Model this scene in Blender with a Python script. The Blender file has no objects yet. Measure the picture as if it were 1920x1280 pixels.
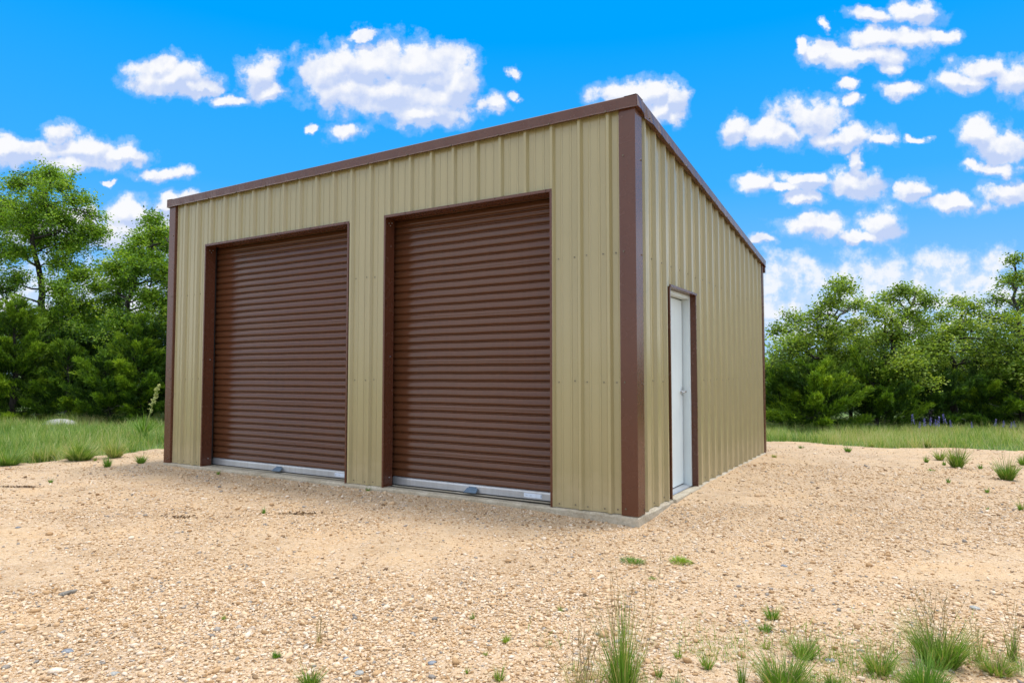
import bpy, math, random
import numpy as np
from mathutils import Vector, Matrix

# light settings
SUN_E, SUN_XY, SUN_W, SUN_ANG = 75, (.48, .55), 2.2, 12.0
SKY_STR, SKY_SAT, SKY_VAL, SKY_HUE = .10, 1.75, 1.9, .505
GEN_LO, GEN_V, EXPO, USE_DN = .40, 1.25, 0.65, True
sc = bpy.context.scene
COL = sc.collection
PI = math.pi
RNG = np.random.default_rng(7)
random.seed(7)

# ------------------------------------------------------------------ camera frame (solved from the building's corners)
CAM = np.array([2.2665, -5.9273, 1.2974]); YAW, PITCH, FPX = .5452, .0481, 1262.06
_cy, _sy, _cp, _sp = math.cos(YAW), math.sin(YAW), math.cos(PITCH), math.sin(PITCH)
FWD = np.array([-_sy*_cp, _cy*_cp, _sp]); RGT = np.array([_cy, _sy, 0.]); UP = np.cross(RGT, FWD)

def ray(u, v): return FWD + RGT*(u-960)/FPX - UP*(v-640)/FPX
def ground_at(u, v, z=-.1):
    d = ray(u, v); t = (z-CAM[2])/d[2]; p = CAM+t*d
    return p
def at_depth(u, v, dep): return CAM + ray(u, v)*dep

# ------------------------------------------------------------------ tagging
def tag(o, label=None, cat=None, group=None, kind=None):
    if label: o['label'] = label
    if cat: o['category'] = cat
    if group: o['group'] = group
    if kind: o['kind'] = kind
    return o
def empty(name, loc=(0, 0, 0), rz=0):
    o = bpy.data.objects.new(name, None); COL.objects.link(o)
    o.location = loc; o.rotation_euler = (0, 0, rz); o.empty_display_size = .2
    return o

# ------------------------------------------------------------------ mesh builders
class MB:
    def __init__(s): s.v = []; s.f = []; s.m = []
    def add(s, vs, fs, mi=0):
        b = len(s.v); s.v += [tuple(p) for p in vs]
        for f in fs: s.f.append([i+b for i in f]); s.m.append(mi)
    def box(s, a, b, mi=0):
        x0, y0, z0 = a; x1, y1, z1 = b
        s.add([(x0,y0,z0),(x1,y0,z0),(x1,y1,z0),(x0,y1,z0),(x0,y0,z1),(x1,y0,z1),(x1,y1,z1),(x0,y1,z1)],
              [(0,3,2,1),(4,5,6,7),(0,1,5,4),(1,2,6,5),(2,3,7,6),(3,0,4,7)], mi)
    def prism(s, poly, axis, a, b, mi=0):
        n = len(poly)
        def P(p, t):
            q = [0, 0, 0]; ax = [i for i in range(3) if i != axis]
            q[ax[0]], q[ax[1]], q[axis] = p[0], p[1], t; return q
        vs = [P(p, a) for p in poly]+[P(p, b) for p in poly]
        s.add(vs, [tuple(range(n)), tuple(range(2*n-1, n-1, -1))]+[(i, (i+1) % n, n+(i+1) % n, n+i) for i in range(n)], mi)
    def tube(s, pts, rad, n=7, mi=0, cap=True):
        pts = [Vector(p) for p in pts]; rings = []
        for i, p in enumerate(pts):
            d = (pts[min(i+1, len(pts)-1)]-pts[max(i-1, 0)]).normalized()
            a = d.orthogonal().normalized() if i == 0 else (rings[-1][1]-d*rings[-1][1].dot(d)).normalized()
            b = d.cross(a); r = rad[i] if hasattr(rad, '__len__') else rad
            rings.append(([p+(a*math.cos(2*PI*k/n)+b*math.sin(2*PI*k/n))*r for k in range(n)], a))
        vs = [v for r, _ in rings for v in r]; fs = []
        for i in range(len(pts)-1):
            for k in range(n):
                fs.append((i*n+k, i*n+(k+1) % n, (i+1)*n+(k+1) % n, (i+1)*n+k))
        if cap: fs += [tuple(range(n-1, -1, -1)), tuple((len(pts)-1)*n+k for k in range(n))]
        s.add(vs, fs, mi)
    def build(s, name, mats, parent=None, smooth=False, bevel=0, loc=None, fixn=True):
        me = bpy.data.meshes.new(name); me.from_pydata(s.v, [], s.f)
        for m in (mats if isinstance(mats, (list, tuple)) else [mats]): me.materials.append(m)
        me.polygons.foreach_set('material_index', s.m)
        if fixn:
            import bmesh
            bm = bmesh.new(); bm.from_mesh(me); bmesh.ops.recalc_face_normals(bm, faces=bm.faces); bm.to_mesh(me); bm.free()
        if smooth: me.polygons.foreach_set('use_smooth', [True]*len(me.polygons))
        o = bpy.data.objects.new(name, me); COL.objects.link(o)
        if parent: o.parent = parent
        if loc is not None: o.location = loc
        if bevel:
            b = o.modifiers.new('Bevel', 'BEVEL'); b.width = bevel; b.segments = 2; b.limit_method = 'ANGLE'; b.angle_limit = math.radians(40)
        return o

def np_mesh(name, verts, quads, tris, mat, parent=None, attrs=None, loc=None, smooth=False):
    """mesh from arrays: quads (n,4), tris (m,3)"""
    me = bpy.data.meshes.new(name)
    q = np.asarray(quads, np.int32).reshape(-1, 4); t = np.asarray(tris, np.int32).reshape(-1, 3)
    nl = q.size+t.size; nf = len(q)+len(t)
    me.vertices.add(len(verts)); me.vertices.foreach_set('co', np.asarray(verts, np.float32).ravel())
    me.loops.add(nl); me.loops.foreach_set('vertex_index', np.concatenate([q.ravel(), t.ravel()]))
    me.polygons.add(nf)
    me.polygons.foreach_set('loop_start', np.concatenate([np.arange(len(q))*4, q.size+np.arange(len(t))*3]).astype(np.int32))
    if smooth: me.polygons.foreach_set('use_smooth', np.ones(nf, bool))
    me.materials.append(mat)
    for k, a in (attrs or {}).items():
        at = me.attributes.new(k, 'FLOAT', 'POINT'); at.data.foreach_set('value', np.asarray(a, np.float32))
    me.update(calc_edges=True); me.validate()
    o = bpy.data.objects.new(name, me); COL.objects.link(o)
    if parent: o.parent = parent
    if loc is not None: o.location = loc
    return o

# ------------------------------------------------------------------ materials
def new_mat(name):
    m = bpy.data.materials.new(name); m.use_nodes = True
    nt = m.node_tree; b = nt.nodes['Principled BSDF']
    return m, nt, b
def N(nt, t, **kw):
    n = nt.nodes.new(t)
    for k, v in kw.items():
        if k == 'op': n.operation = v
        elif isinstance(k, str) and hasattr(n, k) and k not in n.inputs: setattr(n, k, v)
        else: n.inputs[k].default_value = v
    return n
def ramp(nt, stops, interp='LINEAR'):
    r = nt.nodes.new('ShaderNodeValToRGB'); e = r.color_ramp.elements; r.color_ramp.interpolation = interp
    while len(e) < len(stops): e.new(.5)
    for el, (p, c) in zip(e, stops): el.position = p; el.color = (*c, 1)
    return r
def noise(nt, vec, scale, detail=4, rough=.5):
    n = N(nt, 'ShaderNodeTexNoise'); n.inputs['Scale'].default_value = scale; n.inputs['Detail'].default_value = detail
    n.inputs['Roughness'].default_value = rough
    if vec is not None: nt.links.new(vec, n.inputs['Vector'])
    return n
def mixc(nt, fac, a, b, mode='MIX'):
    m = nt.nodes.new('ShaderNodeMix'); m.data_type = 'RGBA'; m.blend_type = mode
    for sock, v in ((m.inputs[0], fac), (m.inputs[6], a), (m.inputs[7], b)):
        if isinstance(v, bpy.types.NodeSocket): nt.links.new(v, sock)
        elif isinstance(v, (tuple, list)): sock.default_value = (*v, 1) if len(v) == 3 else v
        else: sock.default_value = v
    return m.outputs[2]
def painted(name, col, rough, spec=.5, var=.06, wav=.0, dirt=None, coat=0, metal=0, grain=.0):
    m, nt, b = new_mat(name); L = nt.links.new
    tc = N(nt, 'ShaderNodeTexCoord').outputs['Object']
    n1 = noise(nt, tc, 1.3, 5); n2 = noise(nt, tc, 9, 4)
    mp = N(nt, 'ShaderNodeMapping'); mp.inputs['Scale'].default_value = (14, 14, .7); L(tc, mp.inputs[0])
    n3 = noise(nt, mp.outputs[0], 1.6, 5)
    r = ramp(nt, [(.3, tuple(c*(1-var) for c in col)), (.7, tuple(min(1, c*(1+var)) for c in col))]); L(n1.outputs[0], r.inputs[0])
    c2 = ramp(nt, [(.38, (1, 1, 1)), (.75, (1-var*1.3, 1-var*1.4, 1-var*1.6))]); L(n3.outputs[0], c2.inputs[0])
    out = mixc(nt, 1, r.outputs[0], c2.outputs[0], 'MULTIPLY')
    if dirt:                                   # splashed dust on the lowest part: a stain with its own shape
        sx = N(nt, 'ShaderNodeSeparateXYZ'); L(tc, sx.inputs[0])
        ad = N(nt, 'ShaderNodeMath', op='MULTIPLY_ADD'); L(n2.outputs[0], ad.inputs[0]); ad.inputs[1].default_value = -.5; L(sx.outputs[2], ad.inputs[2])
        mr = N(nt, 'ShaderNodeMapRange'); L(ad.outputs[0], mr.inputs[0]); mr.inputs[1].default_value = -.2; mr.inputs[2].default_value = .12; mr.inputs[3].default_value = .55; mr.inputs[4].default_value = 0
        out = mixc(nt, mr.outputs[0], out, dirt)
    L(out, b.inputs['Base Color'])
    rr = N(nt, 'ShaderNodeMapRange'); L(n2.outputs[0], rr.inputs[0]); rr.inputs[3].default_value = rough*.93; rr.inputs[4].default_value = rough*1.08
    L(rr.outputs[0], b.inputs['Roughness']); b.inputs['Specular IOR Level'].default_value = spec; b.inputs['Metallic'].default_value = metal
    b.inputs['Coat Weight'].default_value = coat; b.inputs['Coat Roughness'].default_value = .12
    if wav:
        bp = N(nt, 'ShaderNodeBump'); bp.inputs['Distance'].default_value = wav; bp.inputs['Strength'].default_value = 1
        n4 = noise(nt, tc, 2.2, 2); L(n4.outputs[0], bp.inputs['Height']); L(bp.outputs[0], b.inputs['Normal'])
    return m

TAN = painted('tan_painted_steel', (.320, .270, .136), .23, .6, .018, .0045, (.42, .34, .2))
BROWN = painted('brown_painted_steel', (.092, .031, .0155), .27, .45, .05, 0)
BROWN_DOOR = painted('brown_door_steel', (.090, .034, .0150), .20, .38, .06, .0015)
GALV = painted('galvanised_steel', (.52, .54, .57), .38, .5, .1, .0, None, 0, .75)
WHITE = painted('white_painted_steel', (.60, .665, .675), .4, .4, .04)
SCREW = painted('screw_head', (.15, .125, .085), .4, .5, .1, 0, None, 0, .4)
CHROME = painted('satin_chrome', (.55, .56, .58), .25, .5, .05, 0, None, 0, 1)
RUBBER = painted('black_rubber', (.015, .015, .015), .7)
STEP = painted('blue_grey_steel', (.09, .14, .20), .4, .5, .15)
STICKER = painted('white_sticker', (.62, .68, .78), .5)
STICKINK = painted('grey_print', (.2, .27, .4), .6)

def concrete_mat():
    m, nt, b = new_mat('concrete'); L = nt.links.new
    tc = N(nt, 'ShaderNodeTexCoord').outputs['Object']
    n1 = noise(nt, tc, 3, 6, .6); n2 = noise(nt, tc, 40, 5, .6); n3 = noise(nt, tc, 220, 2)
    r = ramp(nt, [(.25, (.36, .295, .20)), (.5, (.50, .435, .33)), (.75, (.62, .56, .45))]); L(n1.outputs[0], r.inputs[0])
    r2 = ramp(nt, [(.3, (.72, .70, .66)), (.6, (1, 1, 1))]); L(n2.outputs[0], r2.inputs[0])
    L(mixc(nt, 1, r.outputs[0], r2.outputs[0], 'MULTIPLY'), b.inputs['Base Color']); b.inputs['Roughness'].default_value = .9
    ad = N(nt, 'ShaderNodeMath', op='ADD'); L(n2.outputs[0], ad.inputs[0]); L(n3.outputs[0], ad.inputs[1])
    bp = N(nt, 'ShaderNodeBump'); bp.inputs['Distance'].default_value = .012; bp.inputs['Strength'].default_value = .8
    L(ad.outputs[0], bp.inputs['Height']); L(bp.outputs[0], b.inputs['Normal'])
    return m
CONC = concrete_mat()

def leaf_mat(name, stops, trans=.35, tcol=(1.25, 1.2, .6), rough=.45, spec=.35):
    m, nt, b = new_mat(name); L = nt.links.new
    at = N(nt, 'ShaderNodeAttribute', attribute_name='tint')
    r = ramp(nt, stops); L(at.outputs['Fac'], r.inputs[0])
    L(r.outputs[0], b.inputs['Base Color']); b.inputs['Roughness'].default_value = rough; b.inputs['Specular IOR Level'].default_value = spec
    tr = N(nt, 'ShaderNodeBsdfTranslucent'); L(mixc(nt, 1, r.outputs[0], tcol, 'MULTIPLY'), tr.inputs[0])
    mx = N(nt, 'ShaderNodeMixShader'); mx.inputs[0].default_value = trans; L(b.outputs[0], mx.inputs[1]); L(tr.outputs[0], mx.inputs[2])
    L(mx.outputs[0], nt.nodes['Material Output'].inputs[0])
    return m
OAK = leaf_mat('oak_leaf', [(0, (.030, .075, .010)), (.42, (.135, .26, .02)), (.8, (.27, .42, .035)), (1, (.40, .52, .07))], .45)
OAKR = leaf_mat('oak_leaf_olive', [(0, (.04, .085, .014)), (.42, (.16, .26, .03)), (.8, (.30, .41, .05)), (1, (.44, .52, .11))], .45)
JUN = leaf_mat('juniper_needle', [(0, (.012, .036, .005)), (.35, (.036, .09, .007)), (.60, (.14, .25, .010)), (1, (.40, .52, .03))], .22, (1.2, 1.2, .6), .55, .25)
GRASS = leaf_mat('grass_blade', [(0, (.07, .16, .025)), (.4, (.17, .29, .05)), (.62, (.30, .39, .10)), (.80, (.44, .46, .19)), (1, (.52, .45, .24))], .4)
TUFT = leaf_mat('tuft_blade', [(0, (.055, .14, .014)), (.45, (.13, .27, .028)), (.7, (.25, .35, .06)), (.9, (.42, .36, .15)), (1, (.48, .37, .2))], .38)
LIME = leaf_mat('lime_weed', [(0, (.14, .25, .02)), (.6, (.28, .40, .03)), (1, (.40, .48, .06))], .3)
STRAW = leaf_mat('dry_stalk', [(0, (.22, .16, .07)), (1, (.40, .31, .16))], .15)
PETAL = leaf_mat('lupine_petal', [(0, (.10, .09, .33)), (1, (.26, .24, .55))], .25, (1, 1, 1))
YFLOW = leaf_mat('yucca_flower', [(0, (.42, .45, .14)), (1, (.60, .60, .26))], .3, (1, 1, .8))

def bark_mat(name, a, b_, c):
    m, nt, b = new_mat(name); L = nt.links.new
    tc = N(nt, 'ShaderNodeTexCoord').outputs['Object']
    mp = N(nt, 'ShaderNodeMapping'); mp.inputs['Scale'].default_value = (1, 1, .35); L(tc, mp.inputs[0])
    n1 = noise(nt, mp.outputs[0], 22, 6, .65); n2 = noise(nt, tc, 3, 3)
    r = ramp(nt, [(.3, a), (.5, b_), (.75, c)]); L(n1.outputs[0], r.inputs[0])
    L(r.outputs[0], b.inputs['Base Color']); b.inputs['Roughness'].default_value = .95
    bp = N(nt, 'ShaderNodeBump'); bp.inputs['Distance'].default_value = .02; L(n1.outputs[0], bp.inputs['Height']); L(bp.outputs[0], b.inputs['Normal'])
    return m
BARK = bark_mat('oak_bark', (.010, .008, .006), (.028, .023, .018), (.075, .066, .056))
DEAD = bark_mat('grey_dead_wood', (.10, .09, .08), (.24, .22, .19), (.38, .35, .31))
STONE_M = bark_mat('grey_limestone', (.20, .20, .19), (.33, .33, .31), (.46, .46, .43))
DARKSTONE = bark_mat('blue_grey_stone', (.10, .11, .13), (.19, .21, .24), (.32, .34, .36))

# gravel colours shared by the pad sheet and by the loose stones
GSTOPS = [(0, (.17, .115, .07)), (.07, (.33, .20, .095)), (.22, (.46, .30, .162)), (.44, (.57, .405, .25)), (.72, (.62, .475, .322)), (.90, (.69, .575, .45)), (.955, (.62, .52, .42)), (.97, (.33, .29, .25)), (1, (.22, .20, .18))]
def pad_mat():
    m, nt, b = new_mat('crushed_limestone'); L = nt.links.new
    tc = N(nt, 'ShaderNodeTexCoord').outputs['Object']
    w = noise(nt, tc, 30, 2)
    def wob(fac):
        v = N(nt, 'ShaderNodeVectorMath', op='MULTIPLY_ADD'); L(w.outputs[1], v.inputs[0]); v.inputs[1].default_value = (fac,)*3; L(tc, v.inputs[2]); return v.outputs[0]
    v1 = N(nt, 'ShaderNodeTexVoronoi'); v1.inputs['Scale'].default_value = 62; L(wob(.012), v1.inputs['Vector'])
    v2 = N(nt, 'ShaderNodeTexVoronoi'); v2.inputs['Scale'].default_value = 150; L(wob(.006), v2.inputs['Vector'])
    r1 = ramp(nt, GSTOPS); r2 = ramp(nt, GSTOPS)
    s1 = N(nt, 'ShaderNodeSeparateColor'); L(v1.outputs['Color'], s1.inputs[0]); L(s1.outputs[0], r1.inputs[0])
    s2 = N(nt, 'ShaderNodeSeparateColor'); L(v2.outputs['Color'], s2.inputs[0]); L(s2.outputs[1], r2.inputs[0])
    # where fines cover the stones
    p1 = noise(nt, tc, .55, 5, .6); p2 = noise(nt, tc, 4.5, 5, .65)
    ad = N(nt, 'ShaderNodeMath', op='MULTIPLY_ADD'); L(p2.outputs[0], ad.inputs[0]); ad.inputs[1].default_value = .6; L(p1.outputs[0], ad.inputs[2])
    fm = N(nt, 'ShaderNodeMapRange'); L(ad.outputs[0], fm.inputs[0]); fm.inputs[1].default_value = .62; fm.inputs[2].default_value = 1.0
    stones = mixc(nt, .45, r1.outputs[0], r2.outputs[0])
    fines = ramp(nt, [(.3, (.53, .365, .203)), (.7, (.63, .46, .285))]); L(p2.outputs[0], fines.inputs[0])
    fm2 = N(nt, 'ShaderNodeMath', op='MULTIPLY'); L(fm.outputs[0], fm2.inputs[0]); fm2.inputs[1].default_value = .75
    col = mixc(nt, fm2.outputs[0], stones, fines.outputs[0])
    p3 = noise(nt, tc, 1.4, 6, .7)
    tint = ramp(nt, [(.32, (.80, .76, .72)), (.5, (1, 1, 1.02)), (.7, (1.04, .97, .88))]); L(p3.outputs[0], tint.inputs[0])
    L(mixc(nt, 1, col, tint.outputs[0], 'MULTIPLY'), b.inputs['Base Color']); b.inputs['Roughness'].default_value = .92; b.inputs['Specular IOR Level'].default_value = .2
    h = N(nt, 'ShaderNodeMath', op='MULTIPLY_ADD'); L(v1.outputs['Distance'], h.inputs[0]); h.inputs[1].default_value = -1; 
    h2 = N(nt, 'ShaderNodeMath', op='MULTIPLY_ADD'); L(v2.outputs['Distance'], h2.inputs[0]); h2.inputs[1].default_value = -.5; L(h.outputs[0], h2.inputs[2])
    h.inputs[2].default_value = 1
    bp = N(nt, 'ShaderNodeBump'); bp.inputs['Distance'].default_value = .015; bp.inputs['Strength'].default_value = .85
    L(h2.outputs[0], bp.inputs['Height']); L(bp.outputs[0], b.inputs['Normal'])
    return m
def stone_mat():
    m, nt, b = new_mat('loose_stone'); L = nt.links.new
    at = N(nt, 'ShaderNodeAttribute', attribute_name='tint'); r = ramp(nt, GSTOPS); L(at.outputs['Fac'], r.inputs[0])
    tc = N(nt, 'ShaderNodeTexCoord').outputs['Object']; n1 = noise(nt, tc, 90, 4, .6)
    r2 = ramp(nt, [(.3, (.82, .78, .72)), (.65, (1.05, 1.05, 1.05))]); L(n1.outputs[0], r2.inputs[0])
    L(mixc(nt, 1, r.outputs[0], r2.outputs[0], 'MULTIPLY'), b.inputs['Base Color']); b.inputs['Roughness'].default_value = .85; b.inputs['Specular IOR Level'].default_value = .25
    return m
PAD = pad_mat(); STONES = stone_mat()
def ground_mat():
    m, nt, b = new_mat('meadow_soil'); L = nt.links.new
    tc = N(nt, 'ShaderNodeTexCoord').outputs['Object']
    n1 = noise(nt, tc, .25, 6, .6); n2 = noise(nt, tc, 9, 5, .7)
    r = ramp(nt, [(.3, (.06, .11, .022)), (.55, (.12, .19, .035)), (.75, (.22, .25, .08))]); L(n1.outputs[0], r.inputs[0])
    r2 = ramp(nt, [(.3, (.55, .55, .5)), (.6, (1.05, 1.05, 1.05))]); L(n2.outputs[0], r2.inputs[0])
    L(mixc(nt, 1, r.outputs[0], r2.outputs[0], 'MULTIPLY'), b.inputs['Base Color']); b.inputs['Roughness'].default_value = 1
    bp = N(nt, 'ShaderNodeBump'); bp.inputs['Distance'].default_value = .06; L(n2.outputs[0], bp.inputs['Height']); L(bp.outputs[0], b.inputs['Normal'])
    return m
MEADOW = ground_mat()

# ------------------------------------------------------------------ terrain
def vnoise(x, y, s, seed):
    """smooth value noise on arrays"""
    x = np.asarray(x, float)/s; y = np.asarray(y, float)/s
    xi = np.floor(x).astype(np.int64); yi = np.floor(y).astype(np.int64); fx = x-xi; fy = y-yi
    fx = fx*fx*(3-2*fx); fy = fy*fy*(3-2*fy)
    def hsh(a, b):
        n = (a*374761393+b*668265263+seed*974634541) & 0xffffffff
        n = ((n ^ (n >> 13))*1274126177) & 0xffffffff
        return ((n ^ (n >> 16)) & 0xffff)/65535.
    return (hsh(xi, yi)*(1-fx)+hsh(xi+1, yi)*fx)*(1-fy)+(hsh(xi, yi+1)*(1-fx)+hsh(xi+1, yi+1)*fx)*fy
def hgt(x, y):
    x = np.asarray(x, float); y = np.asarray(y, float)
    h = -.075+.05*(vnoise(x, y, 3.1, 1)-.5)+.018*(vnoise(x, y, .7, 2)-.5)
    d2 = (x-.15)**2+(y+.25)**2
    h = h-.055*np.exp(-d2/1.4**2)
    # banked gravel against the side wall and the front edge
    dx = np.clip(np.maximum(x-.04, -7.3-x), 0, None); dy = np.clip(np.maximum(-.04-y, y-5.9), 0, None); dw = np.hypot(dx, dy)
    side = np.exp(-(np.maximum(dw-.1, 0)/.9)**2)
    tgt = -.045+.03*np.clip((y-.4)/1.2, 0, 1)*(x > -.2)-.055*np.exp(-d2/.9**2)
    h = h*(1-side)+tgt*side+.012*(vnoise(x, y, .35, 4)-.5)
    return h
def on_pad(x, y):
    n = 1.3*(vnoise(x, y, 2.2, 11)-.5)+.8*(vnoise(x, y, .7, 12)-.5)
    return (x > -10+n) & (y < 8.2+.38*x+n) & (y > -16) & (x < 16)

def build_ground():
    # far sheet to the horizon with a finer middle
    xs = np.concatenate([[-900, -300, -120, -60], np.arange(-40, 41, 1.), [60, 120, 300, 900]]); ys = xs.copy()
    X, Y = np.meshgrid(xs, ys); Z = np.where((abs(X) < 45) & (abs(Y) < 45), hgt(X, Y), -.1)-.03
    n = len(xs); idx = np.arange(n*n).reshape(n, n)
    q = np.stack([idx[:-1, :-1], idx[:-1, 1:], idx[1:, 1:], idx[1:, :-1]], -1).reshape(-1, 4)
    o = np_mesh('ground', np.stack([X, Y, Z], -1).reshape(-1, 3), q, [], MEADOW, smooth=True)
    tag(o, kind='structure')
    st = .12
    xs = np.arange(-12.5, 14, st); ys = np.arange(-14, 15, st)
    X, Y = np.meshgrid(xs, ys); Z = hgt(X, Y)
    inside = (X > -7.1) & (X < -.15) & (Y > .15) & (Y < 5.7)
    Z = np.where(inside, -.2, Z)
    ny, nx = X.shape; idx = np.arange(nx*ny).reshape(ny, nx)
    q = np.stack([idx[:-1, :-1], idx[:-1, 1:], idx[1:, 1:], idx[1:, :-1]], -1).reshape(-1, 4)
    cx = (X[:-1, :-1]+st/2).ravel(); cyy = (Y[:-1, :-1]+st/2).ravel()
    q = q[on_pad(cx, cyy)]
    u, inv = np.unique(q, return_inverse=True)
    V = np.stack([X, Y, Z], -1).reshape(-1, 3)[u]
    o = np_mesh('gravel_pad', V, inv.reshape(-1, 4), [], PAD, smooth=True); tag(o, kind='structure')
build_ground()

# loose stones --------------------------------------------------------------
def ico():
    p = (1+5**.5)/2
    v = np.array([(-1,p,0),(1,p,0),(-1,-p,0),(1,-p,0),(0,-1,p),(0,1,p),(0,-1,-p),(0,1,-p),(p,0,-1),(p,0,1),(-p,0,-1),(-p,0,1)], float)
    v /= np.linalg.norm(v[0])
    f = np.array([(0,11,5),(0,5,1),(0,1,7),(0,7,10),(0,10,11),(1,5,9),(5,11,4),(11,10,2),(10,7,6),(7,1,8),(3,9,4),(3,4,2),(3,2,6),(3,6,8),(3,8,9),(4,9,5),(2,4,11),(6,2,10),(8,6,7),(9,8,1)])
    return v, f
def scatter_stones():
    zones = [(1.6, 4.5, 165000), (4.5, 7, 115000), (7, 10, 56000), (10, 13.5, 15000)]
    P = []
    for a, b, n in zones:
        d = np.sqrt(RNG.uniform(a*a, b*b, n)); s = RNG.uniform(-1, 1, n)*(1.15*d+1.4)
        P.append(CAM[None, :2]+d[:, None]*np.array([-_sy, _cy])+s[:, None]*RGT[:2])
    P = np.concatenate(P)
    x, y = P[:, 0], P[:, 1]
    k = on_pad(x, y) & ~((x > -7.36) & (x < .06) & (y > -.06) & (y < 6))
    dens = vnoise(x, y, 1.6, 21)*.6+vnoise(x, y, .5, 22)*.4
    near_wall = np.clip(1-np.abs(y+.35)/.5, 0, 1)*(x < .1)
    k &= RNG.uniform(0, 1, len(x)) < np.clip((dens-.18)*2.2+near_wall*.6, .12, 1)
    P = P[k]; x, y = P.T; n = len(P)
    r = np.clip(np.exp(RNG.normal(math.log(.0054), .44, n)), .0028, .026)
    dpt = (P-CAM[:2])@np.array([-_sy, _cy]); r *= np.where(dpt > 7, 1.25, 1)
    v, f = ico()
    V = v[None]*RNG.uniform(.75, 1.25, (n, 12, 1))*np.stack([r*RNG.uniform(.9, 1.7, n), r*RNG.uniform(.7, 1.1, n), r*RNG.uniform(.4, .85, n)], -1)[:, None]
    a = RNG.uniform(0, 2*PI, n); t = RNG.normal(0, .3, n)
    ca, sa, ct, s_t = np.cos(a)[:, None], np.sin(a)[:, None], np.cos(t)[:, None], np.sin(t)[:, None]
    X, Y, Z = V[..., 0], V[..., 1], V[..., 2]
    X, Z = X*ct-Z*s_t, X*s_t+Z*ct
    X, Y = X*ca-Y*sa, X*sa+Y*ca
    base = np.stack([x, y, hgt(x, y)+r*.3], -1)
    V = np.stack([X, Y, Z], -1)+base[:, None]
    F = (f[None]+(np.arange(n)*12)[:, None, None]).reshape(-1, 3)
    tint = np.repeat(RNG.uniform(0, 1, n)**.9, 12)
    o = np_mesh('gravel', V.reshape(-1, 3), [], F, STONES, attrs={'tint': tint}); tag(o, 'loose pale limestone gravel lying over the pad', 'gravel', kind='stuff')
scatter_stones()

# ------------------------------------------------------------------ the garage
W, D, HF, HB = 7.277, 5.883, 3.80, 3.12
SL = (HF-HB)/D
FT = .3048
G = empty('metal_garage', (0, 0, 0))
tag(G, 'tan ribbed steel garage with brown trim and two roll-up doors on a gravel pad', 'garage')

def profile(s0, s1, first, cuts=()):
    pts = {}
    k = -1
    c = first-FT*math.ceil((first-s0)/FT+1)
    while c < s1+FT:
        for ds, o in ((-.034, 0), (-.014, .034), (.014, .034), (.034, 0)): pts[round(c+ds, 5)] = o
        for m in (.1016, .2032):
            for ds, o in ((-.013, 0), (-.006, .007), (.006, .007), (.013, 0)): pts[round(c+m+ds, 5)] = o
        c += FT
    xs = np.array(sorted(pts)); os_ = np.array([pts[x] for x in xs])
    add = np.array([s0, s1, *cuts]); ss = np.unique(np.concatenate([xs[(xs > s0) & (xs < s1)], add]))
    return ss, np.interp(ss, xs, os_)
def panel(name, s0, s1, first, place, top, holes=(), screws=(), screwskip=None):
    cuts = [h for ho in holes for h in ho[:2]]
    ss, oo = profile(s0, s1, first, cuts); mb = MB()
    for i in range(len(ss)-1):
        mid = (ss[i]+ss[i+1])/2
        zs = [0., None]
        segs = [(0., None)]
        for a, b, z0, z1 in holes:
            if a < mid < b: segs = ([(0., z0)] if z0 > .01 else [])+[(z1, None)]
        for z0, z1 in segs:
            vs = [place(ss[i], oo[i], z0), place(ss[i+1], oo[i+1], z0),
                  place(ss[i+1], oo[i+1], top(ss[i+1]) if z1 is None else z1), place(ss[i], oo[i], top(ss[i]) if z1 is None else z1)]
            mb.add(vs, [(0, 1, 2, 3)])
    # screw heads (hex washers), two beside each rib on every girt line
    for z in screws:
        c = first-FT*40
        while c < s1:
            for ds in (.066, .24):
                s = c+ds
                if s0+.02 < s < s1-.02 and not any(a-.03 < s < b+.03 and z0-.03 < z < z1+.03 for a, b, z0, z1 in holes) and z < top(s)-.05:
                    zz = z+random.uniform(-.008, .008)
                    for rr, o0, o1, mi in ((.008, -.001, .003, 1), (.0048, .0025, .008, 1)):
                        ring = [(s+rr*math.cos(q*PI/3), zz+rr*math.sin(q*PI/3)) for q in range(6)]
                        vs = [place(a, o0, b) for a, b in ring]+[place(a, o1, b) for a, b in ring]
                        mb.add(vs, [(6, 7, 8, 9, 10, 11)]+[(q, (q+1) % 6, 6+(q+1) % 6, 6+q) for q in range(6)], mi)
            c += FT
    return mb.build(name, [TAN, SCREW], G, fixn=False)

L1, L2, R1, R2, HD = -6.43, -3.64, -3.042, -.861, 3.125
L2 = -3.64
panel('ribbed_wall', -W, 0, -.242, lambda s, o, z: (s, -o, z), lambda s: HF+.05, [(L1, L2, 0, HD), (R1, R2, 0, HD)], (.04, 1.223, 2.445))
S1, S2, HS = .96, 1.905, 2.217
panel('ribbed_wall', 0, D, .25, lambda s, o, z: (o, s, z), lambda s: HF+.05-SL*s, [(S1, S2, 0, HS)], (.04, 1.223, 2.445))
panel('ribbed_wall', 0, D, .25, lambda s, o, z: (-W-o, D-s, z), lambda s: HF+.05-SL*(D-s), [], (.04, 1.223, 2.445))
panel('ribbed_wall', 0, W, .25, lambda s, o, z: (-s, D+o, z), lambda s: HB+.05, [], (.04, 1.223, 2.445))

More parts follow.
